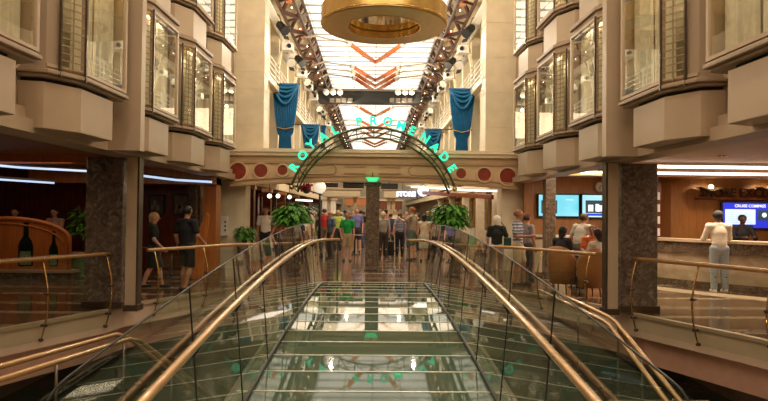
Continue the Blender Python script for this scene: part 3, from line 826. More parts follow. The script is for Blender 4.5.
for s, sd in ((-1, 'left'), (1, 'right')):
    for j, (Y, X, Z, m) in enumerate(((22.5, 3.55, 8.6, M_BLACK), (24.5, 3.6, 7.9, M_WHITE), (27, 3.45, 8.5, M_BLACK), (29.5, 3.5, 8.2, M_WHITE), (32, 3.45, 8.4, M_BLACK), (36, 3.5, 8.0, M_WHITE), (40, 3.55, 8.3, M_BLACK))):
        spotlight(s*X, Y, Z, s, m, '%s %s stage spotlight along the %s side of the atrium' % (names_s[j], 'black' if m is M_BLACK else 'white', sd), .17)
    # white projector boxes and slanting support struts
    for j, Y in enumerate((23.5, 28, 31, 33.6, 39, 44)):
        t = thing('support_strut', '%s slanted cream strut with projector box on the %s side of the atrium' % (names_s[j], sd), 'strut', (s*3.6, Y, 7.5))
        part(MB().bar((s*3.8, Y, 7.4), (s*3.55, Y+.1, 9.0), .10, .12), 'strut', M_CREAM2, t)
        part(MB().bar((s*3.72, Y+.3, 8.6), (s*3.4, Y+.2, 9.0), .06, .06), 'brace', M_GUN, t)
        part(MB().box(s*3.45-.22, s*3.45+.22, Y-.2, Y+.25, 7.95, 8.25), 'projector_box', M_WHITE, t, .02)
        part(MB().tube([(s*3.36, Y-.19, 8.1), (s*3.36, Y-.28, 8.1)], .08, 10), 'lens', M_BLACK, t)
# black gantry
a = at(318, 103, 34.5); b = at(421, 90, 34.5)
t = thing('lighting_gantry', 'black lighting gantry spanning the atrium below the bright ceiling', 'gantry', ((a.x+b.x)/2, 34.5, a.z))
part(MB().box(a.x, b.x, 34.5, 35.5, a.z+.1, b.z-.1), 'box_beam', M_BLACK, t, .02)
part(MB().box(a.x-.1, b.x+.1, 34.4, 35.6, b.z-.12, b.z), 'top_flange', M_GUN, t)
for px in (326, 333, 340, 398, 405, 412):
    p = at(px, 92, 34.3); part(MB().ball((p.x, 34.3, p.z), .18, 8), 'lamp_globe', M_WHITE, t)
for px in (332, 338, 344, 350, 392, 398, 404, 410):
    p = at(px, 100, 34.3); part(MB().box(p.x-.13, p.x+.13, 34.25, 34.5, p.z-.12, p.z+.1), 'lamp_box', M_GUN, t)
for s in (-1, 1): part(MB().bar((s*2.8, 35, a.z+.4), (s*3.75, 35, a.z+.45), .15, .2), 'end_arm', M_BLACK, t)

# ------------------------------------------------------------------ blue drapes
def drape(px0, px1, py0, py1, Y, label, narrow=.45):
    a = at(px0, py0, Y); b = at(px1, py1, Y); cx = (a.x+b.x)/2; wd = (b.x-a.x); z1 = a.z; z0 = b.z
    t = thing('blue_drape', label, 'drape', (cx, Y, z0))
    n = 60; m = 18; vs = []
    for j in range(m+1):
        f = j/m; z = z0+(z1-z0)*f
        ww = wd*(narrow+(1-narrow)*min(1, max(0, (f-.15)/.75))**.8)
        if f < .3: ww = wd*(narrow+.10*(1-f/.3))
        for i in range(n+1):
            u = i/n-.5; vs.append((cx+u*ww, Y+.05*math.cos(i*1.25)*(.6+.6*f), z))
    part(MB().add(vs, [(j*(n+1)+i, j*(n+1)+i+1, (j+1)*(n+1)+i+1, (j+1)*(n+1)+i) for j in range(m) for i in range(n)], True), 'cloth', M_TEAL, t)
    # swag folds on top
    mb = MB()
    for q in range(4):
        dz = .10+.12*q
        mb.tube([(cx+wd*.5*u*(1-.04*q), Y-.09-.02*q, z1-.05-dz*(1-u*u)*(1.+.2*q)) for u in np.linspace(-1, 1, 15)], .055, 8)
    part(mb, 'swag', M_TEAL, t)
    part(MB().bar((cx-wd*.54, Y, z1+.02), (cx+wd*.54, Y, z1+.02), .08, .06), 'pelmet', M_TEAL, t)
    sg_ = -1 if cx < 0 else 1
    part(MB().tube([(cx, Y, z1+.03), (sg_*4.6, Y, z1+.03)], .03, 8), 'wall_rod', M_GUN, t)
    zt = z0+(z1-z0)*.42
    part(MB().tube([(cx+wd*.5*s_, Y-.10+.04*abs(s_), zt-.14*(1-abs(s_))) for s_ in np.linspace(-.75, .75, 9)], .025, 6), 'gold_cord', M_BRASS, t)
drape(272.5, 298, 84.5, 156, 24.0, 'large blue swagged drape hanging beside the left cream pier')
drape(301.5, 319, 125, 158, 32, 'smaller blue drape behind the left end of the lettered arch', .6)
drape(449.5, 474.5, 89.5, 158, 24.0, 'large blue swagged drape hanging beside the right cream pier')
drape(425, 441.5, 129.5, 160, 32, 'smaller blue drape behind the right end of the lettered arch', .6)
drape(320.5, 326, 126, 150, 42, 'narrow distant blue drape to the right of the small left drape', .7)

# ------------------------------------------------------------------ SDF figures
def surface_nets(prims, res, clip=None, k=.018):
    lo = np.array([1e9]*3); hi = -lo
    for p in prims:
        for q, r in ((p[0], p[2]), (p[1], p[3])):
            lo = np.minimum(lo, np.array(q)-r*1.15-res*2); hi = np.maximum(hi, np.array(q)+r*1.15+res*2)
    ax = [np.arange(lo[i], hi[i]+res, res) for i in range(3)]
    X, Y, Z = np.meshgrid(*ax, indexing='ij'); D = np.full(X.shape, 9.)
    for p in prims:
        a = np.array(p[0], float); b = np.array(p[1], float); ra, rb = p[2], p[3]; fl = p[4] if len(p) > 4 else 1.
        R_ = max(ra, rb)+.07
        l = np.minimum(a, b)-R_; h = np.maximum(a, b)+R_
        sl = tuple(slice(max(0, int((l[i]-lo[i])/res)), max(0, int((h[i]-lo[i])/res)+2)) for i in range(3))
        x = X[sl]-a[0]; y = Y[sl]-a[1]; z = Z[sl]-a[2]; ab = b-a; L = ab.dot(ab)+1e-9
        t = np.clip((x*ab[0]+y*ab[1]+z*ab[2])/L, 0, 1)
        dy = (y-t*ab[1])/fl
        d = np.sqrt((x-t*ab[0])**2+dy**2+(z-t*ab[2])**2)-(ra+(rb-ra)*t)
        d *= min(1, fl)
        o = D[sl]; hh = np.clip(.5+.5*(o-d)/k, 0, 1)
        D[sl] = o*(1-hh)+d*hh-k*hh*(1-hh)
    if clip is not None: D = np.maximum(D, clip(X, Y, Z))
    ins = D < 0; nx, ny, nz = D.shape
    c = [(i, j, l) for i in (0, 1) for j in (0, 1) for l in (0, 1)]
    sub = lambda A, i, j, l: A[i:nx-1+i, j:ny-1+j, l:nz-1+l]
    cnt = sum(sub(ins, *q).astype(int) for q in c); act = (cnt > 0) & (cnt < 8)
    idx = np.full(act.shape, -1); I = np.argwhere(act); idx[act] = np.arange(len(I))
    if len(I) == 0: return [], []
    acc = np.zeros((len(I), 3)); ct = np.zeros(len(I))
    for e0 in c:
        for d_ in range(3):
            if e0[d_] == 1: continue
            e1 = list(e0); e1[d_] = 1
            v0 = D[I[:, 0]+e0[0], I[:, 1]+e0[1], I[:, 2]+e0[2]]; v1 = D[I[:, 0]+e1[0], I[:, 1]+e1[1], I[:, 2]+e1[2]]
            m = (v0 < 0) != (v1 < 0); t = np.where(m, v0/(v0-v1+1e-12*(v0 == v1)), 0)
            pt = np.tile(np.array(e0, float), (len(I), 1)); pt[:, d_] = t
            acc[m] += pt[m]; ct[m] += 1
    V = (I+acc/ct[:, None])*res+lo; Fc = []
    for d_ in range(3):
        o1, o2 = (d_+1) % 3, (d_+2) % 3
        a = [slice(None)]*3; b = [slice(None)]*3; a[d_] = slice(0, -1); b[d_] = slice(1, None)
        ch = ins[tuple(a)] != ins[tuple(b)]; E = np.argwhere(ch)
        E = E[(E[:, o1] > 0) & (E[:, o2] > 0) & (E[:, o1] < D.shape[o1]-1) & (E[:, o2] < D.shape[o2]-1)]
        if len(E) == 0: continue
        def cell(u, v):
            q = E.copy(); q[:, o1] -= u; q[:, o2] -= v; return idx[q[:, 0], q[:, 1], q[:, 2]]
        Q = np.stack([cell(1, 1), cell(0, 1), cell(0, 0), cell(1, 0)], 1)
        fl = ~ins[E[:, 0], E[:, 1], E[:, 2]]; Q[fl] = Q[fl][:, ::-1]
        Fc.append(Q)
    Fc = np.concatenate(Fc); Fc = Fc[(Fc >= 0).all(1)]
    return V.tolist(), Fc.tolist()

def sdf_obj(name, prims, res, m, parent=None, clip=None, k=.018):
    V, Fc = surface_nets(prims, res, clip, k)
    me = bpy.data.meshes.new(name); me.from_pydata(V, [], Fc); me.materials.append(m)
    me.polygons.foreach_set('use_smooth', [True]*len(me.polygons)); me.update()
    o = bpy.data.objects.new(name, me); COL.objects.link(o)
    if parent is not None: o.parent = parent
    return o
CLOTH = {}
def cloth(rgb, rough=.8):
    key = tuple(round(c, 3) for c in rgb)
    if key not in CLOTH: CLOTH[key] = mat('cloth_%d' % len(CLOTH), rgb, rough, var=.10, scale=18)
    return CLOTH[key]
def V3(t): return np.array(t, float)
def person(label, x, y, rot, h=1.7, skin=None, shirt=(.5, .5, .5), bottom=('trousers', (.03, .03, .03)), hair=((.03, .02, .012), 'short'), sleeves='short',
           pose=None, sit=False, res=.014, z0=0., female=False, shoes=(.05, .04, .03), mshirt=None, group=None):
    skin = skin or M_SKINL; S = h/1.7; P = pose or {}
    sw = .165 if female else .19
    J = dict(pel=V3((0, 0, .93)), chest=V3((0, 0, 1.24)), neck=V3((0, -.005, 1.44)), head=V3((0, .02, 1.585)))
    for s, n in ((-1, 'l'), (1, 'r')):
        J[n+'h'] = V3((s*.088, 0, .90)); J[n+'k'] = V3((s*.10, .02, .48)); J[n+'a'] = V3((s*.11, -.02, .085))
        J[n+'s'] = V3((s*sw, -.01, 1.375)); J[n+'e'] = V3((s*(sw+.06), -.03, 1.10)); J[n+'w'] = V3((s*(sw+.06), .05, .86))
    if sit:
        for kk in ('pel', 'chest', 'neck', 'head', 'lh', 'rh', 'ls', 'rs', 'le', 're', 'lw', 'rw'): J[kk] = J[kk]-V3((0, 0, .38))
        for s, n in ((-1, 'l'), (1, 'r')):
            J[n+'k'] = V3((s*.13, .42, .50)); J[n+'a'] = V3((s*.13, .36, .085))
            J[n+'e'] = V3((s*(sw+.05), .08, .76)); J[n+'w'] = V3((s*.13, .30, .72))
    lean = P.get('lean', 0)
    if lean:
        for kk in ('chest', 'neck', 'head', 'ls', 'rs', 'le', 're', 'lw', 'rw'):
            J[kk] = J[kk]+V3((0, lean*(J[kk][2]-J['pel'][2])/.6, -.3*abs(lean)*(J[kk][2]-J['pel'][2])/.6))
    for kk, v in P.items():
        if kk in J: J[kk] = V3(v)
    A = {k_: v*S for k_, v in J.items()}
    q = lambda v: tuple(v)
    hd = A['head']; up = V3((0, 0, 1))
    W = (.105 if female else .12)
    b = [(q(A['pel']-.02*up), q(A['pel']+.08*up), .135*S, .12*S, .72), (q(A['pel']+.08*up), q(A['chest']), W*S, .145*S*(.92 if female else 1), .68), (q(A['chest']), q(A['neck']-.06*S*up), .15*S*(.9 if female else 1), .10*S, .66),
         (q(A['neck']-.04*S*up), q(A['head']-.03*S*up), .052*S, .05*S), (q(hd+V3((0, -.012, .025))*S), q(hd+V3((0, -.005, .02))*S), .086*S, .086*S, 1.1), (q(hd+V3((0, .025, -.05))*S), q(hd+V3((0, .02, .02))*S), .055*S, .072*S),
         (q(hd+V3((0, .095, -.005))*S), q(hd+V3((0, .112, -.022))*S), .010*S, .014*S), (q(hd+V3((.082, 0, .0))*S), q(hd+V3((.085, -.005, .03))*S), .015*S, .018*S), (q(hd+V3((-.082, 0, .0))*S), q(hd+V3((-.085, -.005, .03))*S), .015*S, .018*S)]
    for n in 'lr':
        b += [(q(A[n+'s']*.55+(A['neck']-.07*up)*.45), q(A[n+'s']), .06*S, .058*S), (q(A[n+'s']), q(A[n+'e']), .050*S, .038*S), (q(A[n+'e']), q(A[n+'w']), .038*S, .026*S)]
        d = A[n+'w']-A[n+'e']; d = d/np.linalg.norm(d); side = V3((1 if n == 'l' else -1, .3, 0)); side -= d*d.dot(side); side /= np.linalg.norm(side)
        nrm = np.cross(d, side); w0 = A[n+'w']; pe = w0+d*.085*S
        b += [(q(w0), q(pe), .028*S, .032*S)]
        for i in range(4):
            o = nrm*(-.030+.020*i)*S; f0 = pe+o; L = (.040, .046, .043, .034)[i]*S
            f1 = f0+(d*.9+side*.35)*L; f2 = f1+(d*.5+side*.85)*L*.7
            b += [(q(f0), q(f1), .0095*S, .009*S), (q(f1), q(f2), .009*S, .008*S)]
        th = w0+d*.03*S-nrm*.03*S
        b += [(q(th), q(th+(d*.5-nrm*.6+side*.4)*.045*S), .012*S, .010*S), (q(th+(d*.5-nrm*.6+side*.4)*.045*S), q(th+(d*.9-nrm*.5+side*.6)*.07*S), .010*S, .009*S)]
        b += [(q(A[n+'h']), q(A[n+'k']), .085*S, .056*S), (q(A[n+'k']), q(A[n+'k']*.6+A[n+'a']*.4+V3((0, -.015, 0))), .054*S, .054*S), (q(A[n+'k']*.6+A[n+'a']*.4+V3((0, -.015, 0))), q(A[n+'a']), .054*S, .036*S),
              (q(A[n+'a']+V3((0, -.03, -.035))*S), q(A[n+'a']+V3((0, .13, -.05))*S), .035*S, .03*S)]
    body = sdf_obj('person', b, res, skin)
    tag(body, label, 'person', group); body.location = (x, y, z0); body.rotation_euler = (0, 0, rot)
    g = .014*S
    # top
    if bottom[0] != 'dress' or True:
        tp = [(q(A['pel']+.02*S*up), q(A['pel']+.08*up), .122*S+g, .12*S+g*1.5, .74), (q(A['pel']+.08*up), q(A['chest']), W*S+g*1.7, .145*S+g, .72), (q(A['chest']), q(A['neck']-.06*S*up), .15*S*(.9 if female else 1)+g, .10*S+g*.5, .72)]
        for n in 'lr':
            sh, el, wr = A[n+'s'], A[n+'e'], A[n+'w']
            tp += [(q(sh*.55+(A['neck']-.07*up)*.45), q(sh), .06*S+g*.6, .058*S+g)]
            if sleeves == 'short': tp += [(q(sh), q(sh*.35+el*.65), .052*S+g, .050*S+g)]
            if sleeves == 'long': tp += [(q(sh), q(el), .052*S+g, .042*S+g), (q(el), q(wr*.9+el*.1), .042*S+g, .032*S+g)]
        zc = A['neck'][2]-.005*S
        top_ = sdf_obj('shirt' if bottom[0] != 'dress' else 'dress_top', tp, res, mshirt or cloth(shirt), body, clip=lambda X, Y, Z: Z-zc-.02)
    # bottom
    kind, col = bottom
    bp = [(q(A['pel']-.04*S*up), q(A['pel']+.03*S*up), .14*S+g*.6, .125*S+g*.5, .76)]
    if kind in ('trousers', 'shorts'):
        for n in 'lr':
            hp, kn, an = A[n+'h'], A[n+'k'], A[n+'a']
            if kind == 'trousers': bp += [(q(hp), q(kn), .088*S+g, .062*S+g), (q(kn), q(an*.95+kn*.05), .062*S+g, .050*S+g)]
            else: bp += [(q(hp), q(kn*.85+hp*.15), .088*S+g, .075*S+g)]
        sdf_obj(kind, bp, res, cloth(col), body)
    else:
        kn = (A['lk']+A['rk'])/2; L = .92 if kind == 'skirt' else 1.
        bp += [(q(A['pel']-.05*S*up), q(A['pel']*(1-L)+kn*L), .15*S, .20*S, .8)] + [(q(A[n+'h']), q(A[n+'k']), .09*S+g, .08*S+g) for n in 'lr']
        zlow = (kn[2]-.02*S) if not sit else kn[2]-.14
        sdf_obj('skirt', bp, res, cloth(col), body, clip=lambda X, Y, Z: zlow-Z)
    sp = [(q(A[n+'a']+V3((0, -.035, -.04))*S), q(A[n+'a']+V3((0, .14, -.05))*S), .042*S, .036*S) for n in 'lr']
    sdf_obj('shoes', sp, res, cloth(shoes), body, clip=lambda X, Y, Z: Z-.10*S)
    hc, hs = hair
    if hs != 'bald':
        hp = [(q(hd+V3((0, -.018, .03))*S), q(hd+V3((0, -.01, .027))*S), .098*S, .098*S, 1.08)]
        if hs == 'long': hp += [(q(hd+V3((0, -.06, 0))*S), q(hd+V3((0, -.085, -.24))*S), .085*S, .065*S, .6)]
        if hs == 'bob': hp += [(q(hd+V3((0, -.03, 0))*S), q(hd+V3((0, -.035, -.08))*S), .098*S, .082*S)]
        if hs == 'bun': hp += [(q(hd+V3((0, -.11, .07))*S), q(hd+V3((0, -.13, .07))*S), .045*S, .045*S)]
        lowz = hd[2]-.32*S
        def hclip(X, Y, Z):
            f = (Y-hd[1])-.75*(Z-hd[2])-.005*S
            if hs == 'short': return np.maximum(f, (hd[2]-.035*S)-Z+.0*X)
            return f
        sdf_obj('hair', hp, res, cloth(hc, .6), body, clip=hclip)
    if res < .017:
        mb = MB()
        for s in (-1, 1): mb.ball((hd[0]+s*.032*S, hd[1]+.078*S, hd[2]+.012*S), .012*S, 5)
        mb.build('eyes', M_BLACK, body)
        mb = MB(); mb.tube([(hd[0]-.022*S, hd[1]+.088*S, hd[2]-.055*S), (hd[0], hd[1]+.094*S, hd[2]-.057*S), (hd[0]+.022*S, hd[1]+.088*S, hd[2]-.055*S)], .006*S, 6)
        mb.build('mouth', M_RED, body)
    return body

#@@PEOPLE@@
PI = math.pi
def PX(px, Y): return at(px, 212, Y).x
# right side
wm = person('man in a white shirt and pale jeans standing with his back turned at the desk', PX(718, 13.0), 12.95, R(-6), 1.80, M_SKIND, (.78, .70, .58), ('trousers', (.33, .38, .42)), ((.015, .012, .01), 'short'), 'long',
       pose=dict(le=(-.25, .14, 1.10), lw=(-.12, .38, 1.17), re=(.27, .16, 1.12), rw=(.20, .40, 1.18), lean=.05), shoes=(.7, .68, .62), res=.012)
cm = person('desk clerk in a dark jacket behind the counter facing the man in white', PX(741, 15.0), 14.95, R(172), 1.70, M_SKIND, (.015, .013, .015), ('trousers', (.02, .02, .02)), ((.01, .01, .01), 'short'), 'long',
       pose=dict(le=(-.27, .10, 1.12), lw=(-.15, .33, 1.14), re=(.27, .12, 1.12), rw=(.15, .34, 1.14)), res=.014)
person('white-haired woman in a black top carrying a dark bag at the promenade corner', PX(497, 14.6), 14.6, R(-20), 1.62, M_SKINL, (.012, .014, .012), ('trousers', (.30, .25, .18)), ((.75, .68, .55), 'bob'), 'short',
       pose=dict(re=(.27, .02, 1.10), rw=(.22, .24, 1.02)), female=True)
person('man in a blue and white checked shirt holding a cup beside the white-haired woman', PX(518, 14.0), 14.0, R(-118), 1.77, M_SKINT, (.22, .26, .36), ('shorts', (.42, .33, .2)), ((.30, .13, .06), 'short'), 'short',
       pose=dict(re=(.25, .06, 1.10), rw=(.18, .30, 1.12), lk=(-.1, .1, .5), la=(-.11, .12, .085)), mshirt=mat_bands('checked_shirt', [(0, (.10, .13, .22)), (.5, (.55, .55, .58))], .07, 2, .8, noise=.3))
person('dark-haired person walking just behind the man in the checked shirt', PX(527, 15.0), 15.0, R(-60), 1.66, M_SKINT, (.25, .20, .2), ('trousers', (.06, .05, .05)), ((.05, .02, .01), 'short'))
person('woman with dark hair in a black top sitting on the left tan chair', PX(561, 12.95), 12.95, R(-50), 1.66, M_SKINL, (.02, .02, .022), ('trousers', (.05, .045, .04)), ((.015, .01, .008), 'long'), 'short', sit=True, z0=.14, female=True, pose=dict(lean=.08))
person('man in a pale grey shirt leaning over the chairs below the screens', PX(579, 14.3), 14.3, R(-60), 1.74, M_SKINT, (.50, .48, .42), ('trousers', (.12, .10, .08)), ((.06, .03, .015), 'short'), 'short', pose=dict(lean=.16, re=(.25, .22, 1.05), rw=(.16, .44, 1.02)))
person('person in an orange top sitting beyond the chairs near the right column', PX(593, 13.5), 13.5, R(150), 1.62, M_SKINT, (.65, .16, .05), ('trousers', (.08, .06, .05)), ((.10, .04, .02), 'short'), 'short', sit=True, z0=.16)
person('long-haired woman in a white top sitting on the right tan chair', PX(598, 12.3), 12.3, R(20), 1.64, M_SKINL, (.66, .60, .50), ('trousers', (.05, .05, .05)), ((.03, .015, .01), 'long'), 'long', sit=True, z0=.10, female=True)
# left side
person('blonde woman in a black top and black skirt walking behind the left railing', PX(154, 12.9), 12.9, R(-80), 1.62, M_SKINL, (.012, .012, .012), ('skirt', (.012, .012, .012)), ((.55, .38, .18), 'bob'), 'short',
       pose=dict(lk=(-.1, .12, .5), la=(-.1, .18, .09), rk=(.1, -.02, .49), ra=(.1, -.18, .12), re=(.22, .05, 1.10), rw=(.18, .22, .92)), female=True, res=.012)
person('tall person in black with bare calves walking away behind the left railing', PX(187, 12.5), 12.5, R(-25), 1.76, M_SKINT, (.010, .010, .012), ('shorts', (.012, .012, .012)), ((.01, .008, .006), 'short'), 'short',
       pose=dict(lk=(-.1, .08, .5), la=(-.1, .02, .09), rk=(.1, .02, .48), ra=(.11, -.14, .12), re=(.27, .02, 1.10), rw=(.25, .20, .98)), res=.012)
person('dark-haired guest sitting behind the carved wooden bar screen, left one', PX(15, 15.8), 15.8, R(200), 1.7, M_SKINL, (.03, .03, .05), ('trousers', (.03, .03, .03)), ((.02, .015, .01), 'short'), sit=True, z0=.35)
person('guest with pale collar sitting behind the carved wooden bar screen beside the tall plant', PX(55, 16.0), 16.0, R(170), 1.7, M_SKINL, (.5, .35, .25), ('trousers', (.03, .03, .03)), ((.04, .02, .012), 'short'), sit=True, z0=.36)
# far middle
person('ship officer in a white short-sleeved shirt and black trousers beside the left potted plant', PX(266, 18.9), 18.9, R(175), 1.80, M_SKINT, (.80, .76, .68), ('trousers', (.012, .012, .015)), ((.05, .02, .01), 'short'), pose=dict(le=(-.27, .0, 1.12), lw=(-.20, .1, .92)))
person('person in a red top standing to the right of the ship officer', PX(279, 20.2), 20.2, R(190), 1.66, M_SKINT, (.45, .10, .06), ('trousers', (.05, .04, .04)), ((.03, .015, .01), 'long'), female=True)
person('woman in a bright green shirt and khaki shorts facing the bridge', PX(347.5, 20.3), 20.3, R(182), 1.66, M_SKINL, (.01, .36, .07), ('shorts', (.42, .32, .18)), ((.10, .03, .012), 'long'), female=True, pose=dict(re=(.25, -.02, 1.1), rw=(.2, .06, .87)))
person('balding man in a blue-grey shirt left of the woman in green', PX(331, 21.0), 21.0, R(120), 1.70, M_SKINL, (.13, .17, .24), ('trousers', (.06, .05, .05)), ((.3, .25, .2), 'bald'))
person('blonde woman in a grey tee, back turned, right of the middle column', PX(383.5, 22.0), 22.0, R(8), 1.68, M_SKINL, (.33, .30, .25), ('trousers', (.05, .035, .03)), ((.55, .40, .22), 'bob'), female=True)
person('traveller in a striped blue-grey shirt and black trousers pulling the suitcase', PX(400, 23.0), 23.0, R(15), 1.66, M_SKINT, (.2, .22, .3), ('trousers', (.012, .012, .015)), ((.10, .04, .02), 'long'), female=True,
       pose=dict(le=(-.27, -.12, 1.1), lw=(-.32, -.18, .92)), mshirt=mat_bands('striped_shirt', [(0, (.10, .12, .20)), (.5, (.34, .34, .38))], .06, 2, .8, noise=.3))
person('tall man in a grey tee and green shorts raising his arm behind the right balustrade', PX(412.5, 21.0), 21.0, R(60), 1.86, M_SKINL, (.38, .32, .24), ('shorts', (.10, .16, .11)), ((.30, .10, .04), 'short'), pose=dict(le=(-.28, .14, 1.25), lw=(-.20, .36, 1.33)))
person('dark-haired woman in a cream tank top and pale skirt near the right planter', PX(424.5, 20.6), 20.6, R(-10), 1.62, M_SKINL, (.70, .60, .45), ('skirt', (.50, .48, .34)), ((.02, .012, .01), 'long'), 'none', female=True)
person('woman in a coral top next to the right planter', PX(433.5, 21.4), 21.4, R(15), 1.58, M_SKINL, (.65, .12, .08), ('trousers', (.2, .15, .12)), ((.05, .02, .01), 'long'), female=True)
CR = [(318, 24, 'dark grey', (.05, .05, .06), 'black', (.02, .015, .01), 'short'), (324.5, 26, 'red', (.55, .04, .04), 'brown', (.10, .05, .02), 'short'), (338, 25.5, 'lime yellow', (.45, .55, .10), 'fair', (.4, .25, .1), 'bob'),
      (341.5, 28, 'white', (.7, .66, .6), 'grey', (.3, .27, .24), 'short'), (357, 25, 'violet blue', (.18, .18, .40), 'auburn', (.2, .05, .02), 'long'), (361, 28, 'black', (.015, .015, .015), 'black', (.015, .01, .01), 'short'),
      (364, 32, 'orange', (.6, .2, .05), 'brown', (.1, .05, .02), 'short'), (391, 27, 'navy', (.02, .025, .06), 'black', (.012, .01, .01), 'short'), (395, 31, 'white', (.7, .65, .6), 'fair', (.45, .3, .12), 'long'),
      (406, 28, 'brown', (.16, .08, .05), 'brown', (.08, .04, .02), 'short'), (418, 26, 'black', (.015, .013, .013), 'dark', (.02, .012, .01), 'long'), (386, 34, 'pink', (.6, .25, .25), 'dark', (.02, .012, .01), 'bob'),
      (345, 36, 'pale blue', (.3, .42, .55), 'black', (.02, .012, .01), 'short'), (352.5, 32, 'maroon', (.22, .03, .03), 'fair', (.45, .3, .12), 'bob'), (378, 30, 'cream', (.6, .52, .4), 'dark', (.03, .02, .01), 'short'),
      (311, 27, 'beige', (.45, .35, .25), 'grey', (.35, .3, .25), 'short'), (439, 27, 'teal', (.05, .25, .25), 'dark', (.03, .02, .01), 'short'), (401, 38, 'yellow', (.6, .5, .12), 'black', (.02, .012, .01), 'short'), (371, 40, 'grey', (.3, .28, .27), 'brown', (.1, .05, .02), 'short'),
      (428, 33, 'dark green', (.03, .12, .05), 'fair', (.45, .3, .12), 'bob')]
for i, (px, Y, cn, c, hn, hc, hs) in enumerate(CR):
    where = 'left of the middle column' if px < 366 else 'behind the middle column' if px < 380 else 'right of the middle column'
    person('distant passer-by, %s hair, %s top, %s' % (hn, cn, where), PX(px, Y), Y, R(random.choice((0, 180, 90, 200, 20, -60))), 1.62+.035*(i*5 % 7), random.choice((M_SKINL, M_SKINT, M_SKINL)), c,
           (random.choice(('trousers', 'shorts')), random.choice(((.03, .03, .04), (.2, .15, .1), (.07, .08, .14)))), (hc, hs), 'short', res=.024, female=(hs != 'short'))

# things held / carried
p = Vector((PX(389, 22.4), 22.4, 0))
t = thing('suitcase', 'black wheeled suitcase behind the traveller in the striped shirt', 'suitcase', p)
part(MB().box(p.x-.21, p.x+.21, p.y-.13, p.y+.13, .06, .60), 'case', M_BLACK, t, .03)
for sx in (-.15, .15): part(MB().tube([(p.x+sx, p.y-.05, .045), (p.x+sx, p.y+.05, .045)], .04, 10), 'wheel', M_GUN, t)
part(MB().tube([(p.x-.12, p.y, .58), (p.x-.08, p.y+.05, .98), (p.x+.08, p.y+.05, .98), (p.x+.12, p.y, .58)], .012, 6), 'pull_handle', M_GUN, t)
q = Vector((PX(507, 14.5), 14.42, .88))
t = thing('shoulder_bag', 'dark green shoulder bag on the white-haired woman\'s side', 'bag', q)
part(MB().box(q.x-.09, q.x+.09, q.y-.05, q.y+.05, q.z, q.z+.22), 'pouch', cloth((.02, .05, .03)), t, .03)
part(MB().tube([(q.x-.10, q.y, q.z+.27), (q.x-.10, q.y, q.z+.5), (q.x-.14, q.y+.05, q.z+.58)], .012, 6), 'strap', cloth((.02, .05, .03)), t)

# ------------------------------------------------------------------ plants
def leafy(name, label, cx, cy, z0, R0, H, n, seed, pot=None, droop=.7, lw=.07, ll=.32):
    rnd = random.Random(seed); t = thing(name, label, 'plant', (cx, cy, z0))
    st = MB(); lf = MB()
    for i in range(6):
        a = i*1.05; st.tube([(cx+.03*math.cos(a), cy+.03*math.sin(a), z0), (cx+.09*math.cos(a), cy+.09*math.sin(a), z0+H*.5), (cx+R0*.35*math.cos(a), cy+R0*.35*math.sin(a), z0+H*.85)], [.018, .014, .008], 6)
    for i in range(n):
        a = rnd.uniform(0, 2*PI); u = rnd.uniform(0, 1)**.6; el = rnd.uniform(-.25, 1.0)
        base = Vector((cx+R0*.55*u*math.cos(a), cy+R0*.55*u*math.sin(a), z0+H*(.42+.45*max(el, -.1)*(1-.3*u))))
        d = Vector((math.cos(a+rnd.uniform(-.5, .5)), math.sin(a+rnd.uniform(-.5, .5)), rnd.uniform(-.2, .7))).normalized()
        L = ll*rnd.uniform(.7, 1.2); wd = lw*rnd.uniform(.7, 1.2); side = d.cross(Vector((0, 0, 1))).normalized()
        pts = []; p = base.copy(); dd = d.copy()
        for k in range(5):
            pts.append(p.copy()); dd = (dd+Vector((0, 0, -droop*.35))).normalized(); p = p+dd*L/4
        ws = (.15, .8, 1, .7, .05); vs = []
        for pp, w_ in zip(pts, ws): vs += [pp-side*wd*w_*.5, pp+Vector((0, 0, -.012*w_)), pp+side*wd*w_*.5]
        fs = []
        for k in range(4): fs += [(3*k, 3*k+1, 3*k+4, 3*k+3), (3*k+1, 3*k+2, 3*k+5, 3*k+4)]
        lf.add(vs, fs, True)
    part(st, 'stem', mat('plant_stem', (.10, .08, .03), .7), t)
    tag(part(lf, 'foliage', M_LEAF, t), kind='stuff')
    return t
def planter(cx, cy, w_, h_, label, m):
    t = thing('planter', label, 'planter', (cx, cy, 0))
    part(MB().lathe([(.001, 0), (w_*.36, 0), (w_*.42, .04), (w_*.5, h_*.8), (w_*.55, h_), (w_*.5, h_), (w_*.46, h_*.9), (.001, h_*.9)], (cx, cy, 0), 24), 'pot', m, t)
    part(MB().lathe([(w_*.555, h_*.93), (w_*.58, h_*.95), (w_*.58, h_*.99), (w_*.555, h_*1.01)], (cx, cy, 0), 24), 'rim', M_TAN2, t)
    part(MB().lathe([(.001, h_*.91), (w_*.47, h_*.91), (w_*.47, h_*.88)], (cx, cy, 0), 20), 'soil', mat('soil', (.03, .02, .012), .9), t)
x1 = PX(293, 16.4); planter(x1, 16.4, .72, 1.0, 'round brown planter behind the left end of the bridge balustrade', M_MARBC)
leafy('potted_plant', 'bushy green plant in the planter at the left end of the bridge', x1, 16.4, .95, .70, 1.15, 420, 3, ll=.36, lw=.12, droop=.9)
x2 = PX(450, 16.4); planter(x2, 16.4, .72, .85, 'round brown planter behind the right end of the bridge balustrade', M_MARBC)
leafy('potted_plant', 'bushy green plant in the planter at the right end of the bridge', x2, 16.4, .85, .66, 1.3, 420, 4, ll=.34, lw=.13, droop=.9)
leafy('ground_cover_plant', 'low bright green plant trailing round the right planter rim', x2-.12, 16.15, .78, .5, .22, 120, 9, ll=.2, lw=.05)
x3 = PX(245, 17.1); planter(x3, 17.1, .4, .75, 'small dark planter beside the left cream pier', M_MARB)
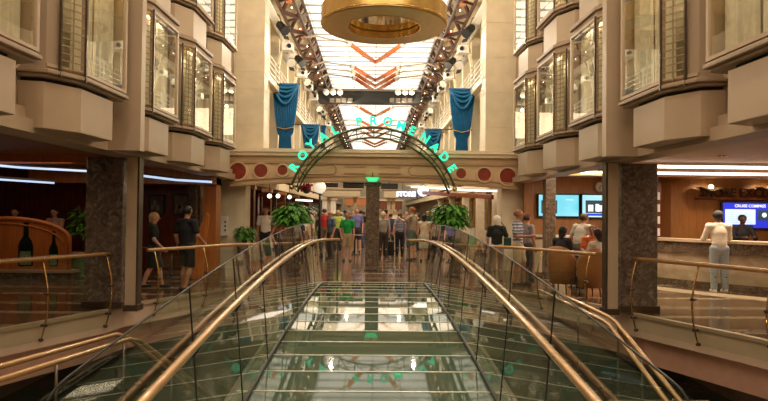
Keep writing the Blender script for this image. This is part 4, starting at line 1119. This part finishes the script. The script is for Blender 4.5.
leafy('potted_plant', 'smaller green plant beside the left cream pier', x3, 17.1, .68, .36, .65, 170, 5, ll=.26)
x4 = PX(78, 15.0); planter(x4, 15.4, .5, .6, 'dark planter beside the carved wooden bar screen', M_MARB)
leafy('potted_plant', 'tall dim plant between the carved wooden bar screen and the left marble column', x4, 15.4, .5, .55, 1.5, 330, 6, ll=.24, lw=.05)

# ------------------------------------------------------------------ left bar
def arch_outline(x0, x1, zt, ze, n=20):
    return [(x0, 0.02), (x1, .02)] + [(x1-(x1-x0)*(1-math.cos(PI/2*i/n))*1.0, ze+(zt-ze)*math.sin(PI/2*i/n)) for i in range(n+1)]
sx0, sx1 = PX(-60, 14.2), PX(70, 14.2)
zt = at(20, 218.5, 14.2).z
t = thing('bar_screen', 'carved orange wood bar screen with two bottle-shaped openings behind the left railing', 'screen', ((sx0+sx1)/2, 14.2, 0))
out = [(sx0, .25), (sx1, .25)]
for i in range(17):
    a = PI/2*i/16; out.append((sx1-1.45*(1-math.cos(a)), .95+(zt-.95)*math.sin(a)))
out.append((sx0, zt-.08))
part(MB().prism_y(out, 14.2, 14.32), 'panel', M_WOODO, t)
mb = MB(); rim = [(x, 14.2, z) for x, z in out[1:]]
mb.tube(rim, .05, 8); mb.tube([(x-.14, 14.19, z-.12) for x, z in [(r_[0], r_[2]) for r_ in rim[1:]]], .022, 8)
part(mb, 'rim_moulding', M_WOODO, t)
def bottle_outline(cx, z0, hh, ww):
    pr = [(0, 0), (.5, 0), (.5, .45), (.42, .55), (.18, .68), (.14, .97), (.17, .97), (.17, 1.0), (0, 1.0)]
    rr = [(cx+ww*a, z0+hh*b) for a, b in pr]; return rr + [(2*cx-x, z) for x, z in rr[::-1] if x != cx]
M_BOT = mat('dark_green_bottle_glass', (.010, .022, .012), .15, var=.6, scale=30)
M_GLIT = mat('green_glitter_glass', (.18, .34, .16), .12, var=.8, scale=40)
for px, hh, ww in ((25.5, 1.02, .34), (53.5, .82, .2)):
    cx = PX(px, 14.15); zb_ = at(px, 281.5, 14.15).z+.03
    z00 = max(.33, zb_)
    o = part(MB().prism_y(bottle_outline(cx, z00, hh, ww), 14.185, 14.2), 'bottle_opening', M_BOT, t)
    part(MB().prism_y([(cx-ww*.42, z00+.03), (cx+ww*.42, z00+.03), (cx+ww*.36, z00+hh*.34), (cx-ww*.36, z00+hh*.34)], 14.17, 14.186), 'glitter_fill', M_GLIT, t)
bs = thing('bar_bench', 'dark red padded bench behind the carved wooden bar screen', 'bench', (-7.9, 16.1, 0))
part(MB().box(-9.6, -6.9, 15.85, 16.35, .0, .38), 'base', M_WOODR, bs)
part(MB().box(-9.6, -6.9, 15.8, 16.4, .38, .46), 'cushion', cloth((.16, .02, .02)), bs, .02)
t2 = thing('bar_plinth', 'pale curved ledge under the carved wooden bar screen', 'ledge', ((sx0+sx1)/2, 14.2, 0))
part(MB().box(sx0-.2, sx1+.15, 14.08, 14.42, .18, .25), 'ledge_top', M_TAN2, t2, .01)
part(MB().box(sx0-.15, sx1+.1, 14.13, 14.38, 0, .18), 'ledge_base', M_MARB, t2)
bx = PX(77, 14.8)
t = thing('display_case', 'low green lit glass case between the bar screen and the left column', 'display case', (bx, 14.8, 0))
part(MB().box(bx-.17, bx+.22, 14.6, 14.95, .0, .55), 'case_body', M_GLIT, t, .01)
part(MB().box(bx-.2, bx+.25, 14.57, 14.98, .55, .6), 'case_top', M_TAN2, t)
# framed pictures
def picture(px, py, wpx, hpx, Y, lab, cols):
    p = at(px, py, Y); w_ = wpx*Y/F/2; h_ = hpx*Y/F/2
    t = thing('framed_picture', lab, 'picture', (p.x, Y, p.z-h_))
    f = MB(); f.box(p.x-w_-.04, p.x+w_+.04, Y-.03, Y, p.z+h_, p.z+h_+.04); f.box(p.x-w_-.04, p.x+w_+.04, Y-.03, Y, p.z-h_-.04, p.z-h_)
    f.box(p.x-w_-.04, p.x-w_, Y-.03, Y, p.z-h_, p.z+h_); f.box(p.x+w_, p.x+w_+.04, Y-.03, Y, p.z-h_, p.z+h_)
    part(f, 'frame', M_BLACK, t); part(MB().box(p.x-w_, p.x+w_, Y-.02, Y-.005, p.z-h_, p.z+h_), 'print', mat('print_'+str(px), cols[0], .4, var=.6, scale=5), t)
    rr = random.Random(px)
    mb = MB()
    for k in range(3):
        xx = p.x+w_*rr.uniform(-.6, .6); zz = p.z+h_*rr.uniform(-.5, .4); mb.box(xx-w_*.25, xx+w_*.25, Y-.024, Y-.021, zz-h_*.3, zz+h_*.3)
    part(mb, 'print_detail', mat('print2_'+str(px), cols[1], .4, var=.5, scale=9), t)
picture(157, 205, 13, 18, 17.28, 'framed dark picture on the bar wall above the blonde woman', ((.06, .055, .05), (.28, .26, .22)))
picture(181, 204.5, 13, 18, 17.28, 'framed picture with a pale figure on the bar wall left of the person in black', ((.12, .10, .08), (.40, .36, .30)))
picture(140, 207, 4, 16, 17.28, 'framed picture on the bar wall partly hidden by the left tan post', ((.2, .17, .14), (.5, .45, .4)))
# wood portal at the right end of the bar
x0 = PX(203, 16.0); x1_ = PX(216, 16.0)
struct('trim_portal', MB().box(x0, x1_, 16.0, 16.5, 0, 2.55), M_WOODO)
a = PX(140, 15.6)
struct('trim_bar_header', MB().box(-9.0, x1_, 15.75, 16.5, 2.36, SOFF), M_WOODO)
# cove strips
def strip(pts, r, m, lab):
    P0 = Vector(pts[0]); t = thing('cove_light', lab, 'ceiling light', P0)
    part(MB().tube(pts, r, 8), 'light_tube', m, t)
    mb = MB()
    for p, q in zip(pts[:-1], pts[1:]):
        mb.bar(Vector(p)+Vector((0, 0, r+.03)), Vector(q)+Vector((0, 0, r+.03)), r*5, .03)
    part(mb, 'housing', M_GUN if m is M_COOLSTRIP else M_WHITE, t)
a, b, c_, = at(-30, 163, 12.2), at(20, 167.5, 13.0), at(94, 171.5, 14.4)
strip([a, b, c_], .024, M_COOLSTRIP, 'cool white cove light line over the bar, left of the marble column')
a, b = at(-30, 177.5, 12.8), at(54, 183, 14.6)
strip([a, b], .022, M_COOLSTRIP, 'lower bluish cove light line deeper in the bar')
a, b, c_ = at(136, 175, 15.2), at(176, 180, 15.4), at(212, 182, 15.6)
strip([a, b, c_], .028, M_COOLSTRIP, 'cool white cove light line between the tan post and the orange portal')
# fire panel and a wooden lectern shape
p = at(222.5, 226, 17.55)
t = thing('wall_panel_box', 'white notice box on the left cream pier', 'wall box', (p.x, 17.5, p.z-.28))
part(MB().box(p.x-.15, p.x+.15, 17.5, 17.61, p.z-.28, p.z+.28), 'box_body', M_WHITE, t, .01)
mb = MB()
for k in range(3): mb.box(p.x+.07, p.x+.11, 17.49, 17.5, p.z-.15+.12*k, p.z-.09+.12*k)
part(mb, 'marks', M_BLACK, t)
hx = PX(201, 14.6)
t = thing('folding_sign', 'pale orange wooden harp-shaped board standing right of the person in black', 'board', (hx, 14.6, 0))
part(MB().prism_y([(hx-.22, .0), (hx+.05, .0), (hx+.20, 1.55), (hx+.14, 1.62), (hx-.02, 1.30), (hx-.16, .7)], 14.6, 14.66), 'board', M_WOODO, t, .01)
part(MB().bar((hx, 14.66, 1.2), (hx, 15.0, 0.01), .05, .03), 'prop', M_WOODO, t)
# bar furniture behind the people in black
for k, px in enumerate((142, 172)):
    cx = PX(px, 15.0)
    t = thing('round_table', 'dark round bar table behind the %s' % ('blonde woman', 'person in black')[k], 'table', (cx, 15.0, 0))
    part(MB().lathe([(.001, .72), (.32, .72), (.33, .74), (.32, .76), (.001, .76)], (cx, 15, 0), 20), 'table_top', M_WOODR, t)
    part(MB().tube([(cx, 15, .02), (cx, 15, .72)], .035, 8), 'pedestal', M_GUN, t)
    part(MB().lathe([(.001, 0), (.22, 0), (.2, .03), (.001, .04)], (cx, 15, 0), 16), 'foot', M_GUN, t)

# ------------------------------------------------------------------ right lounge: screens, clock, counter, chairs
M_SCR = None
def screen_mat(name, c0, c1, s):
    m, nt, b = nodes(name); L = nt.links.new
    tc = nt.nodes.new('ShaderNodeTexCoord'); g = nt.nodes.new('ShaderNodeTexNoise'); g.inputs['Scale'].default_value = .9
    r = nt.nodes.new('ShaderNodeValToRGB'); r.color_ramp.elements[0].position = .35; r.color_ramp.elements[1].position = .65
    r.color_ramp.elements[0].color = c0+(1,); r.color_ramp.elements[1].color = c1+(1,)
    L(tc.outputs['Object'], g.inputs['Vector']); L(g.outputs['Fac'], r.inputs['Fac']); L(r.outputs['Color'], b.inputs['Emission Color'])
    b.inputs['Base Color'].default_value = (.01, .01, .01, 1); b.inputs['Emission Strength'].default_value = s; return m
M_CYAN = screen_mat('cyan_display', (.02, .55, .72), (.35, .85, .95), 1.1)
M_CYAN2 = screen_mat('cyan_display_pale', (.2, .7, .85), (.6, .92, 1.0), 1.1)
M_BLUED = mat_emit('deep_blue_display', (.02, .03, .55), 1.2)
M_PALED = mat_emit('pale_display', (.62, .80, .90), 1.0)
M_WTXT = mat_emit('white_display_text', (.85, .9, 1.0), 1.0)
M_PHOTO = mat_emit('dark_display_photo', (.03, .06, .08), .8)
def screen(px0, py0, px1, py1, Y, lab):
    a = at(px0, py0, Y); b = at(px1, py1, Y); x0, x1, z1, z0 = a.x, b.x, a.z, b.z
    t = thing('wall_screen', lab, 'screen', ((x0+x1)/2, Y, z0))
    part(MB().box(x0, x1, Y-.02, Y+.08, z0, z1), 'bezel', M_BLACK, t, .006)
    return t, x0+.035, x1-.035, z0+.035, z1-.035
def flat(t, nm, m, x0, x1, z0, z1, y): return part(MB().box(x0, x1, y-.004, y, z0, z1), nm, m, t)
Y0 = 17.15
t, x0, x1, z0, z1 = screen(537.5, 193.5, 579.5, 217.5, Y0, 'left cyan wall screen partly hidden by the thin grey column')
flat(t, 'display', M_CYAN, x0, x1, z0, z1, Y0-.021)
w_ = x1-x0; hgt = z1-z0
flat(t, 'photo_inset', M_PHOTO, x0+w_*.06, x0+w_*.46, z0+hgt*.12, z0+hgt*.74, Y0-.026)
flat(t, 'caption_bar', M_WTXT, x0+w_*.68, x0+w_*.86, z0+hgt*.76, z0+hgt*.79, Y0-.026)
t, x0, x1, z0, z1 = screen(581, 193.8, 609, 218.5, Y0, 'right cyan wall screen beside the tan post')
w_ = x1-x0; hgt = z1-z0
flat(t, 'display', M_CYAN2, x0, x1, z0, z1, Y0-.021)
flat(t, 'photo_inset', M_PHOTO, x0+w_*.12, x0+w_*.82, z0+hgt*.18, z0+hgt*.76, Y0-.026)
mb = MB()
for a, b_, c in ((.22, .3, .2), (.5, .34, .14), (.6, .28, .2)): mb.box(x0+w_*a, x0+w_*(a+c), Y0-.032, Y0-.028, z0+hgt*.26, z0+hgt*(.26+b_))
part(mb, 'photo_figures', M_WTXT, t)
flat(t, 'caption_bar', M_BLUED, x0+w_*.12, x0+w_*.82, z0+hgt*.06, z0+hgt*.16, Y0-.026)
# clock
p = at(599.8, 187, 17.2)
t = thing('wall_clock', 'round white wall clock above the right cyan screen', 'clock', (p.x, 17.2, p.z-.14))
fc = part(disc_y(p.x, p.z, .135, 17.2, 17.29), 'face', M_WHITE, t)
part(ring_y(p.x, p.z, .13, .15, 17.17, 17.29), 'rim', M_TAN2, t)
mb = MB(); mb.bar((p.x, 17.19, p.z), (p.x, 17.19, p.z-.10), .014, .01); mb.bar((p.x, 17.19, p.z), (p.x+.05, 17.19, p.z+.04), .014, .01)
part(mb, 'hands', M_BLACK, fc)
# shelf counter under the screens
x0 = PX(533, 16.2); x1 = PX(640, 16.2)
t = thing('shelf_counter', 'white-topped standing counter under the two cyan screens', 'counter', ((x0+x1)/2, 16.4, 0))
part(MB().box(x0, x1, 16.1, 16.6, 1.04, 1.10), 'counter_top', M_WHITE, t, .01)
part(MB().box(x0+.08, x1-.05, 16.2, 16.5, 0, 1.04), 'counter_base', M_WOOD, t)
part(MB().box(x0+.05, x0+.9, 16.12, 16.2, .1, .98), 'pale_front_panel', M_CREAM, t)
# tub chairs
def tub_chair(cx, cy, rot, lab):
    t = thing('tub_chair', lab, 'chair', (cx, cy, 0), 'tan tub chairs behind the right railing'); t.rotation_euler = (0, 0, rot)
    M_CH = mat('tan_leather', (.34, .15, .05), .4, var=.1)
    mb = MB(); n = 14; vs = []
    for j, (z, r, th) in enumerate(((.20, .26, 0), (.55, .29, 0), (.88, .31, 0), (1.0, .30, 0))):
        for i in range(n+1):
            a = R(180+180*i/n); k = 1 if j < 3 else 1
            drop = -.28*(abs(i/n-.5)*2)**2.5 if j >= 2 else 0
            vs.append((r*math.cos(a), r*math.sin(a), z+drop))
    m_ = len(vs)
    for j, (z, r) in enumerate(((.20, .20), (.55, .22), (.88, .25), (1.0, .26))):
        for i in range(n+1):
            a = R(180+180*i/n); drop = -.28*(abs(i/n-.5)*2)**2.5 if j >= 2 else 0
            vs.append((r*math.cos(a), r*math.sin(a), z+drop))
    fs = [(j*(n+1)+i, j*(n+1)+i+1, (j+1)*(n+1)+i+1, (j+1)*(n+1)+i) for j in range(3) for i in range(n)]
    fs += [tuple(m_+q for q in f[::-1]) for f in fs]
    for i in range(n): fs.append((3*(n+1)+i, 3*(n+1)+i+1, m_+3*(n+1)+i+1, m_+3*(n+1)+i)); fs.append((i+1, i, m_+i, m_+i+1))
    mb.add(vs, fs, True); mb.build('backrest', M_CH, t)
    MB().lathe([(.001, .40), (.24, .40), (.26, .45), (.25, .52), (.001, .54)], (0, .03, 0), 20).build('seat', M_CH, t)
    for a in (45, 135, 225, 315):
        MB().tube([(.17*math.cos(R(a)), .17*math.sin(R(a)), .42), (.22*math.cos(R(a)), .22*math.sin(R(a)), .0)], [.02, .014], 8).build('leg', M_WOODR, t)
    return t
tub_chair(PX(561, 12.9), 12.8, R(-40), 'tan leather tub chair seating the woman in black')
tub_chair(PX(590, 12.2), 12.2, R(10), 'tan leather tub chair closest to the right tan post')
for px, Y, lab in ((577, 13.75, 'small round cafe table between the seated guests by the right column'),):
    cx = PX(px, Y); t = thing('cafe_table', lab, 'table', (cx, Y, 0))
    part(MB().lathe([(.001, .74), (.28, .74), (.29, .76), (.28, .78), (.001, .78)], (cx, Y, 0), 20), 'table_top', M_WHITE, t)
    part(MB().tube([(cx, Y, .02), (cx, Y, .74)], .03, 8), 'pedestal', M_GUN, t)
    part(MB().lathe([(.001, 0), (.2, 0), (.18, .03), (.001, .04)], (cx, Y, 0), 16), 'foot', M_GUN, t)

# excursion desk: curved
def curve_wall(r0, r1, z0, z1, a0=205, a1=252, n=20): return MB().prism(arcpts(r1, a0, a1, n)+arcpts(r0, a1, a0, n), z0, z1)
dk = thing('reception_desk', 'long curved excursion desk with pale stone front and light counter top', 'desk', (7.4, 14, 0))
part(curve_wall(6.5, 7.12, 1.06, 1.12), 'counter_top', M_TAN2, dk)
part(curve_wall(6.7, 7.06, .80, 1.06), 'upper_band', M_MARBC, dk)
part(curve_wall(6.7, 7.0, .16, .80), 'front_panel', mat_marble('pale_counter_stone', (.38, .30, .2), (.48, .39, .27), (.58, .48, .35), 2, .25), dk)
part(curve_wall(6.7, 7.02, 0, .16), 'plinth', M_MARBC, dk)
for ang in (236.0,):
    c = Vector((CX+7.02*math.cos(R(ang)), CY+7.02*math.sin(R(ang)), 0))
# orange shield inlay on the counter front
p = at(758, 265, 12.2)
ang = math.degrees(math.atan2(12.2-CY, p.x-CX)) % 360
def shield(a, m):
    mb = MB(); vs = []; pr = [(-2.6, .80), (2.6, .80), (2.5, .68), (1.6, .46), (.9, .30), (.6, .22), (-.6, .22), (-.9, .30), (-1.6, .46), (-2.5, .68)]
    for r in (7.0, 7.035):
        for da, z in pr: vs.append((CX+r*math.cos(R(a+da)), CY+r*math.sin(R(a+da)), z))
    n = len(pr); fs = [tuple(range(n)), tuple(range(n, 2*n))[::-1]]+[(i, (i+1) % n, (i+1) % n+n, i+n) for i in range(n)]
    return mb.add(vs, fs)
for k, a in enumerate((233.5, 244.5, 222.0)):
    if a == 222.0: continue
    part(shield(a, M_WOODO), 'wood_shield', M_WOODO, dk)
# sign lettering on the back wall
p0 = at(699, 193.5, 17.2)
sg = thing('excursion_sign', 'raised bronze letters on a wooden ledge over the curved desk', 'sign', (p0.x, 17.2, p0.z-.1))
text_obj('lettering', 'SHORE EXCURSIONS', .34, .025, mat('bronze_letter', (.10, .05, .025), .4, metal=.1), (p0.x, 17.16, p0.z+.02), sg, align='LEFT', bold=.006)
part(MB().box(p0.x-.08, p0.x+3.4, 17.05, 17.29, p0.z-.17, p0.z-.13), 'ledge', M_WOODR, sg)
for px in (712, 768+4):
    p = at(px, 186, 16.9)
    t = thing('wall_lamp', 'flared uplight above the sign letters, %s' % ('left one' if px < 750 else 'right one'), 'wall lamp', (p.x, 16.9, p.z))
    part(MB().prism_y([(p.x-.34, p.z-.03), (p.x-.05, p.z-.14), (p.x+.05, p.z-.14), (p.x+.34, p.z-.03), (p.x+.06, p.z-.07), (p.x-.06, p.z-.07)], 16.85, 17.2), 'wing', M_GUN, t)
    part(MB().ball((p.x, 16.95, p.z-.03), .07, 8), 'bulb', M_WARMBULB, t)
    spot('sign_lamp_glow', (p.x, 16.7, p.z+.1), 45, (1, .7, .4), 140, (R(20), 0, 0))
Y1 = 17.12
t, x0, x1, z0, z1 = screen(721.5, 201.5, 788, 229.5, Y1, 'large blue information screen on the wall behind the desk clerk')
w_ = x1-x0; hgt = z1-z0
flat(t, 'display', M_BLUED, x0, x1, z0, z1, Y1-.021)
flat(t, 'pale_panel', M_PALED, x0+w_*.03, x0+w_*.50, z0+hgt*.14, z0+hgt*.74, Y1-.026)
flat(t, 'photo_inset', M_PHOTO, x0+w_*.54, x0+w_*.95, z0+hgt*.3, z0+hgt*.72, Y1-.026)
text_obj('heading', 'CRUISE COMPASS', .115, .001, M_WTXT, (x0+w_*.42, Y1-.03, z1-.09), t, bold=.002)
mb = MB()
for k in range(6): mb.box(x0+w_*.06, x0+w_*(.46-.03*(k % 3)), Y1-.031, Y1-.028, z0+hgt*(.2+.08*k), z0+hgt*(.2+.08*k)+.008)
part(mb, 'text_lines', M_BLUED, t)
mb = MB()
for k in range(2): mb.ball((x0+w_*(.64+.2*k), Y1-.03, z0+hgt*.52), .07, 6, (1, .1, 1))
part(mb, 'photo_faces', M_WTXT, t)
# photo wall strip right of column
p = at(657.5, 210, 15.6)
t = thing('photo_display', 'narrow stand of small photographs beside the right marble column', 'photo stand', (p.x, 15.6, 0))
part(MB().box(p.x-.22, p.x+.1, 15.6, 15.68, 0, 2.55), 'board', M_WOODR, t)
for k in range(4):
    z = at(657, 196+12*k, 15.6).z; part(MB().box(p.x-.10, p.x+.06, 15.585, 15.6, z-.10, z+.10), 'photograph', M_WHITE, t)
struct('trim_desk_pier', MB().box(PX(664, 17), PX(675, 17), 16.6, 17.3, 0, 2.6), M_WOOD)
# bright ceiling strips on the right
def cbar(p, q, w_, lab):
    p = Vector(p); q = Vector(q); t = thing('cove_light', lab, 'ceiling light', p)
    part(MB().bar(p, q, w_, .05), 'light_panel', M_WARMSTRIP, t)
    part(MB().bar(p+Vector((0, 0, .05)), q+Vector((0, 0, .05)), w_*1.5, .04), 'housing', M_WHITE, t)
cbar((5.2, 13.6, 2.64), (11.2, 13.6, 2.64), .34, 'broad warm white ceiling light band over the excursion desk')
cbar((5.0, 12.1, 2.66), (10.5, 12.1, 2.66), .07, 'thin warm white ceiling light line in front of the broad band')
cbar((PX(566, 14.2), 14.6, 2.66), (PX(608, 14.6), 13.6, 2.66), .16, 'short warm white ceiling light over the seated guests')
for k, (x, y) in enumerate(((6.2, 10.6), (7.6, 10.9), (9.2, 11.0), (6.4, 15.2))):
    t = thing('downlight', 'small round ceiling downlight over the right deck, %s' % ('nearest the column', 'second from the column', 'farthest right', 'by the lounge screens')[k], 'downlight', (x, y, SOFF))
    part(MB().lathe([(.001, -.012), (.05, -.012), (.05, .0)], (x, y, SOFF), 16), 'lens', M_WARMBULB, t)
    part(MB().lathe([(.05, -.0), (.05, -.02), (.075, -.015), (.08, 0)], (x, y, SOFF), 16), 'bezel', M_BRASS, t)
# soffit fascia beams on the right: tan-orange cove edge
struct('trim_right_soffit', MB().box(4.4, 13.4, 12.5, 12.7, 2.6, 2.75), M_WOOD)
struct('trim_right_soffit_inner', MB().box(4.4, 13.4, 14.2, 14.35, 2.6, 2.75), M_WOOD)
struct('trim_left_soffit', MB().box(-13.4, -4.6, 12.0, 12.3, 2.58, 2.75), M_WOODO)

# ------------------------------------------------------------------ far promenade shops
M_SHOPR = mat('dark_cherry_shop_wood', (.10, .018, .012), .2, var=.3)
M_SHOPL = mat('cream_shop_front', (.62, .50, .34), .4, var=.1)
M_SGLASS = mat('shop_window_glow', (.12, .10, .08), .08, var=.5, scale=4)
for s, sd in ((-1, 'left'), (1, 'right')):
    struct('wall_shops_' + sd, MB().box(s*6.0, s*6.2, 18.35, 80, 0, 3.0), M_SHOPR if s < 0 else M_SHOPL)
    struct('ceiling_shops_' + sd, MB().box(s*4.2, s*6.2, 18.35, 80, 2.95, 3.05), M_DECKC if s < 0 else M_DECKCR)
    struct('trim_shop_frieze_' + sd, MB().box(s*4.2, s*4.35, 20, 80, 2.6, 3.35), M_CREAM2)
    n = 0; y = 19.2
    while y < 50:
        lab = 'shop window on the %s side of the promenade, %s from the entrance' % (sd, ['first', 'second', 'third', 'fourth', 'fifth', 'sixth', 'seventh', 'eighth', 'ninth', 'tenth', 'eleventh', 'twelfth'][n])
        t = thing('shop_window', lab, 'shop window', (s*5.9, y+1, 0), 'shop windows of the %s side' % sd)
        part(MB().box(s*5.92, s*5.99, y, y+2.1, .5, 2.5), 'pane', M_SGLASS, t)
        f = MB()
        for yy in (y, y+1.05, y+2.1): f.box(s*5.86, s*5.99, yy-.05, yy+.05, 0, 2.7)
        f.box(s*5.86, s*5.99, y, y+2.1, 2.5, 2.6); f.box(s*5.86, s*5.99, y, y+2.1, .4, .5)
        part(f, 'frame', M_SHOPR if s < 0 else M_BRASS, t)
        part(MB().box(s*5.6, s*5.85, y+.2, y+1.9, .0, .8), 'display_shelf', M_WOODR if s < 0 else M_WHITE, t)
        n += 1; y += 2.8
    for j, y in enumerate((21.5, 25, 29, 34, 40)):
        t = thing('shop_pillar', '%s %s pillar of the %s shop fronts' % (names_s[j], 'dark cherry' if s < 0 else 'cream', sd), 'pillar', (s*4.45, y, 0))
        part(MB().box(s*4.3, s*4.62, y, y+.32, 0, 2.6), 'shaft', M_SHOPR if s < 0 else M_SHOPL, t, .01)
        part(MB().box(s*4.26, s*4.66, y-.04, y+.36, 0, .15), 'base', M_MARB, t)
        part(MB().box(s*4.26, s*4.66, y-.04, y+.36, 2.45, 2.6), 'capital', M_BRASS if s < 0 else M_TAN2, t)
struct('ceiling_shop_canopy', MB().box(-6.0, -1.9, 18.4, 26, 2.95, 3.08), M_DECKC)
# left shop bulbs
for k, (px, py, Y) in enumerate(((269.5, 196, 21), (278, 196, 22), (289.5, 197, 23), (243, 196, 19.5))):
    p = at(px, py, Y); t = thing('pendant_bulb', 'warm bulb under the left shop ceiling, %s' % ('above the ship officer', 'right of the bulb above the officer', 'over the left bushy plant', 'beside the left cream pier')[k], 'lamp', p)
    part(MB().ball(p, .075, 6), 'bulb', M_WARMBULB, t); part(MB().tube([(p.x, p.y, p.z+.07), (p.x, p.y, 2.95)], .01, 6), 'cord', M_BLACK, t)
# white light box on the right: cove above shops
a = at(414, 186, 26); b = at(494, 193, 20.6)
cbar((PX(420, 27), 27, at(420, 187, 27).z), (PX(491, 20.8), 20.8, at(491, 191, 20.8).z), .9, 'broad glowing white cove panel over the right shop front')
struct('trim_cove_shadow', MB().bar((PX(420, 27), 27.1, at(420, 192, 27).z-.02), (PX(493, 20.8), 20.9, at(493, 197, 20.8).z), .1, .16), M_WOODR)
cbar((PX(296, 25), 25, at(296, 200, 25).z), (PX(312, 25), 25, at(312, 201, 25).z), .3, 'white ceiling light strip behind the left bushy plant')
# awnings / balcony fronts further down, spanning kiosks
def kiosk_front(px0, px1, py0, py1, Y, m, lab, cat='canopy'):
    a = at(px0, py0, Y); b = at(px1, py1, Y); t = thing('shop_canopy', lab, cat, ((a.x+b.x)/2, Y, b.z))
    part(MB().box(a.x, b.x, Y, Y+1.2, b.z, a.z), 'fascia', m, t, .03)
    part(MB().box(a.x-.1, b.x+.1, Y-.1, Y+1.3, a.z, a.z+.12), 'top_cap', M_TAN2, t)
    for x in (a.x+.2, b.x-.4): part(MB().box(x, x+.2, Y+.5, Y+.7, 0, b.z), 'post', M_SHOPL, t)
kiosk_front(323, 360, 189.5, 197, 34, M_CREAM2, 'cream canopy front left of the middle column')
kiosk_front(384, 399, 190, 198, 34, M_CREAM2, 'cream canopy front right of the middle column')
kiosk_front(345, 372, 198, 206, 50, M_WOODO, 'orange brown distant canopy behind the crowd, left')
kiosk_front(379, 402, 201, 209, 46, M_WOODR, 'dark distant canopy behind the crowd, right')
kiosk_front(322, 335, 200, 214, 44, M_WHITE, 'pale kiosk block behind the man in blue-grey')
# store sign
a = at(398, 198.5, 27); b = at(417, 190, 27)
t = thing('store_sign', 'glowing white store name sign hanging right of the middle column', 'sign', ((a.x+b.x)/2, 27, a.z))
part(MB().box(a.x, b.x+.05, 27.02, 27.12, a.z+.02, b.z-.02), 'sign_board', mat('sign_grey_blue', (.12, .16, .25), .4), t)
text_obj('lettering', 'STORE', .29, .02, M_WTXT, ((a.x+b.x)/2-.07, 27.0, (a.z+b.z)/2), t, bold=.02)
part(MB().tube([(a.x+.2, 27.07, b.z-.02), (a.x+.2, 27.07, 3.1)], .015, 6), 'hanger', M_GUN, t)
c = at(423, 191.0, 26.8)
t = thing('round_sign', 'round glowing white sign beside the store lettering', 'sign', (c.x, 26.8, c.z-.25))
part(disc_y(c.x, c.z, .26, 26.75, 26.88), 'disc', M_WTXT, t)
part(ring_y(c.x, c.z, .25, .29, 26.73, 26.9), 'rim', M_GUN, t)
part(ring_y(c.x, c.z, .09, .13, 26.74, 26.76), 'emblem_ring', mat_emit('pink_mark', (.75, .6, .65), .7), t)
part(MB().tube([(c.x, 26.8, c.z+.28), (c.x, 26.8, 3.3)], .015, 6), 'hanger', M_GUN, t)
# lamp post with white globe, pink flower hanging
p = at(320, 187.5, 22)
t = thing('street_lamp', 'black lamp post with white globe left of the lettered arch foot', 'street lamp', (p.x, 22, 0))
part(MB().ball(p, .22, 10), 'globe', M_GLOBE, t); part(MB().tube([(p.x, 22, 0), (p.x, 22, p.z-.2)], [.06, .035], 8), 'pole', M_BLACK, t)
part(MB().lathe([(.001, 0), (.16, 0), (.14, .1), (.07, .25), (.05, .3)], (p.x, 22, 0), 14), 'foot', M_BLACK, t)
p = at(306.5, 187, 22)
t = thing('flower_basket', 'bright pink hanging flowers beside the white globe lamp', 'flowers', p)
mb = MB(); rnd = random.Random(3)
for k in range(46): mb.ball((p.x+rnd.gauss(0, .13), p.y+rnd.gauss(0, .08), p.z+rnd.gauss(0, .06)), rnd.uniform(.03, .05), 4)
tag(part(mb, 'blooms', mat('pink_petals', (.85, .06, .16), .5, var=.3), t), kind='stuff')
part(MB().lathe([(.001, -.25), (.1, -.22), (.16, -.1), (.17, -.05)], p, 14), 'basket', M_GUN, t)
part(MB().tube([(p.x, p.y, p.z-.1), (p.x, p.y, 2.95)], .01, 6), 'chain', M_GUN, t)
struct('trim_far_cross_beam', MB().box(-4.3, 4.3, 30, 31.3, 3.5, 3.75), M_CREAM2)
# dark hanging frames under the beam
for k, (px0, px1, py0, py1, Y) in enumerate(((325, 338, 183, 187, 30), (343, 364, 182.5, 188, 31), (381, 398, 183.5, 189, 30))):
    a = at(px0, py1, Y); b = at(px1, py0, Y)
    t = thing('hanging_frame', 'black ceiling frame with glass squares above the canopies, %s' % ('leftmost', 'left of the middle column', 'right of the middle column')[k], 'ceiling frame', ((a.x+b.x)/2, Y, a.z))
    f = MB(); f.box(a.x, b.x, Y, Y+.08, b.z-.06, b.z); f.box(a.x, b.x, Y, Y+.08, a.z, a.z+.05)
    n = 6
    for i in range(n+1):
        x = a.x+(b.x-a.x-.06)*i/n; f.box(x, x+.06, Y, Y+.08, a.z, b.z)
    part(f, 'frame', M_BLACK, t)
    part(MB().box(a.x, b.x, Y+.09, Y+.12, a.z, b.z), 'backing', mat('smoky_panel', (.06, .05, .05), .2), t)
    part(MB().tube([((a.x+b.x)/2, Y+.05, b.z), ((a.x+b.x)/2, Y+.05, 3.52)], .02, 6), 'hanger', M_BLACK, t)
# cafe tables in the crowd
for k, (px, Y) in enumerate(((355, 23.5), (372, 26), (393, 26))):
    cx = PX(px, Y); t = thing('cafe_table', 'small cafe table in the crowd, %s' % ('right of the woman in green', 'just behind the middle column', 'beyond the suitcase')[k], 'table', (cx, Y, 0))
    part(MB().lathe([(.001, .74), (.38, .74), (.39, .76), (.38, .78), (.001, .78)], (cx, Y, 0), 20), 'table_top', M_WOODR, t)
    part(MB().tube([(cx, Y, .02), (cx, Y, .74)], .03, 8), 'pedestal', M_BLACK, t)
    part(MB().lathe([(.001, 0), (.24, 0), (.22, .03), (.001, .04)], (cx, Y, 0), 16), 'foot', M_BLACK, t)
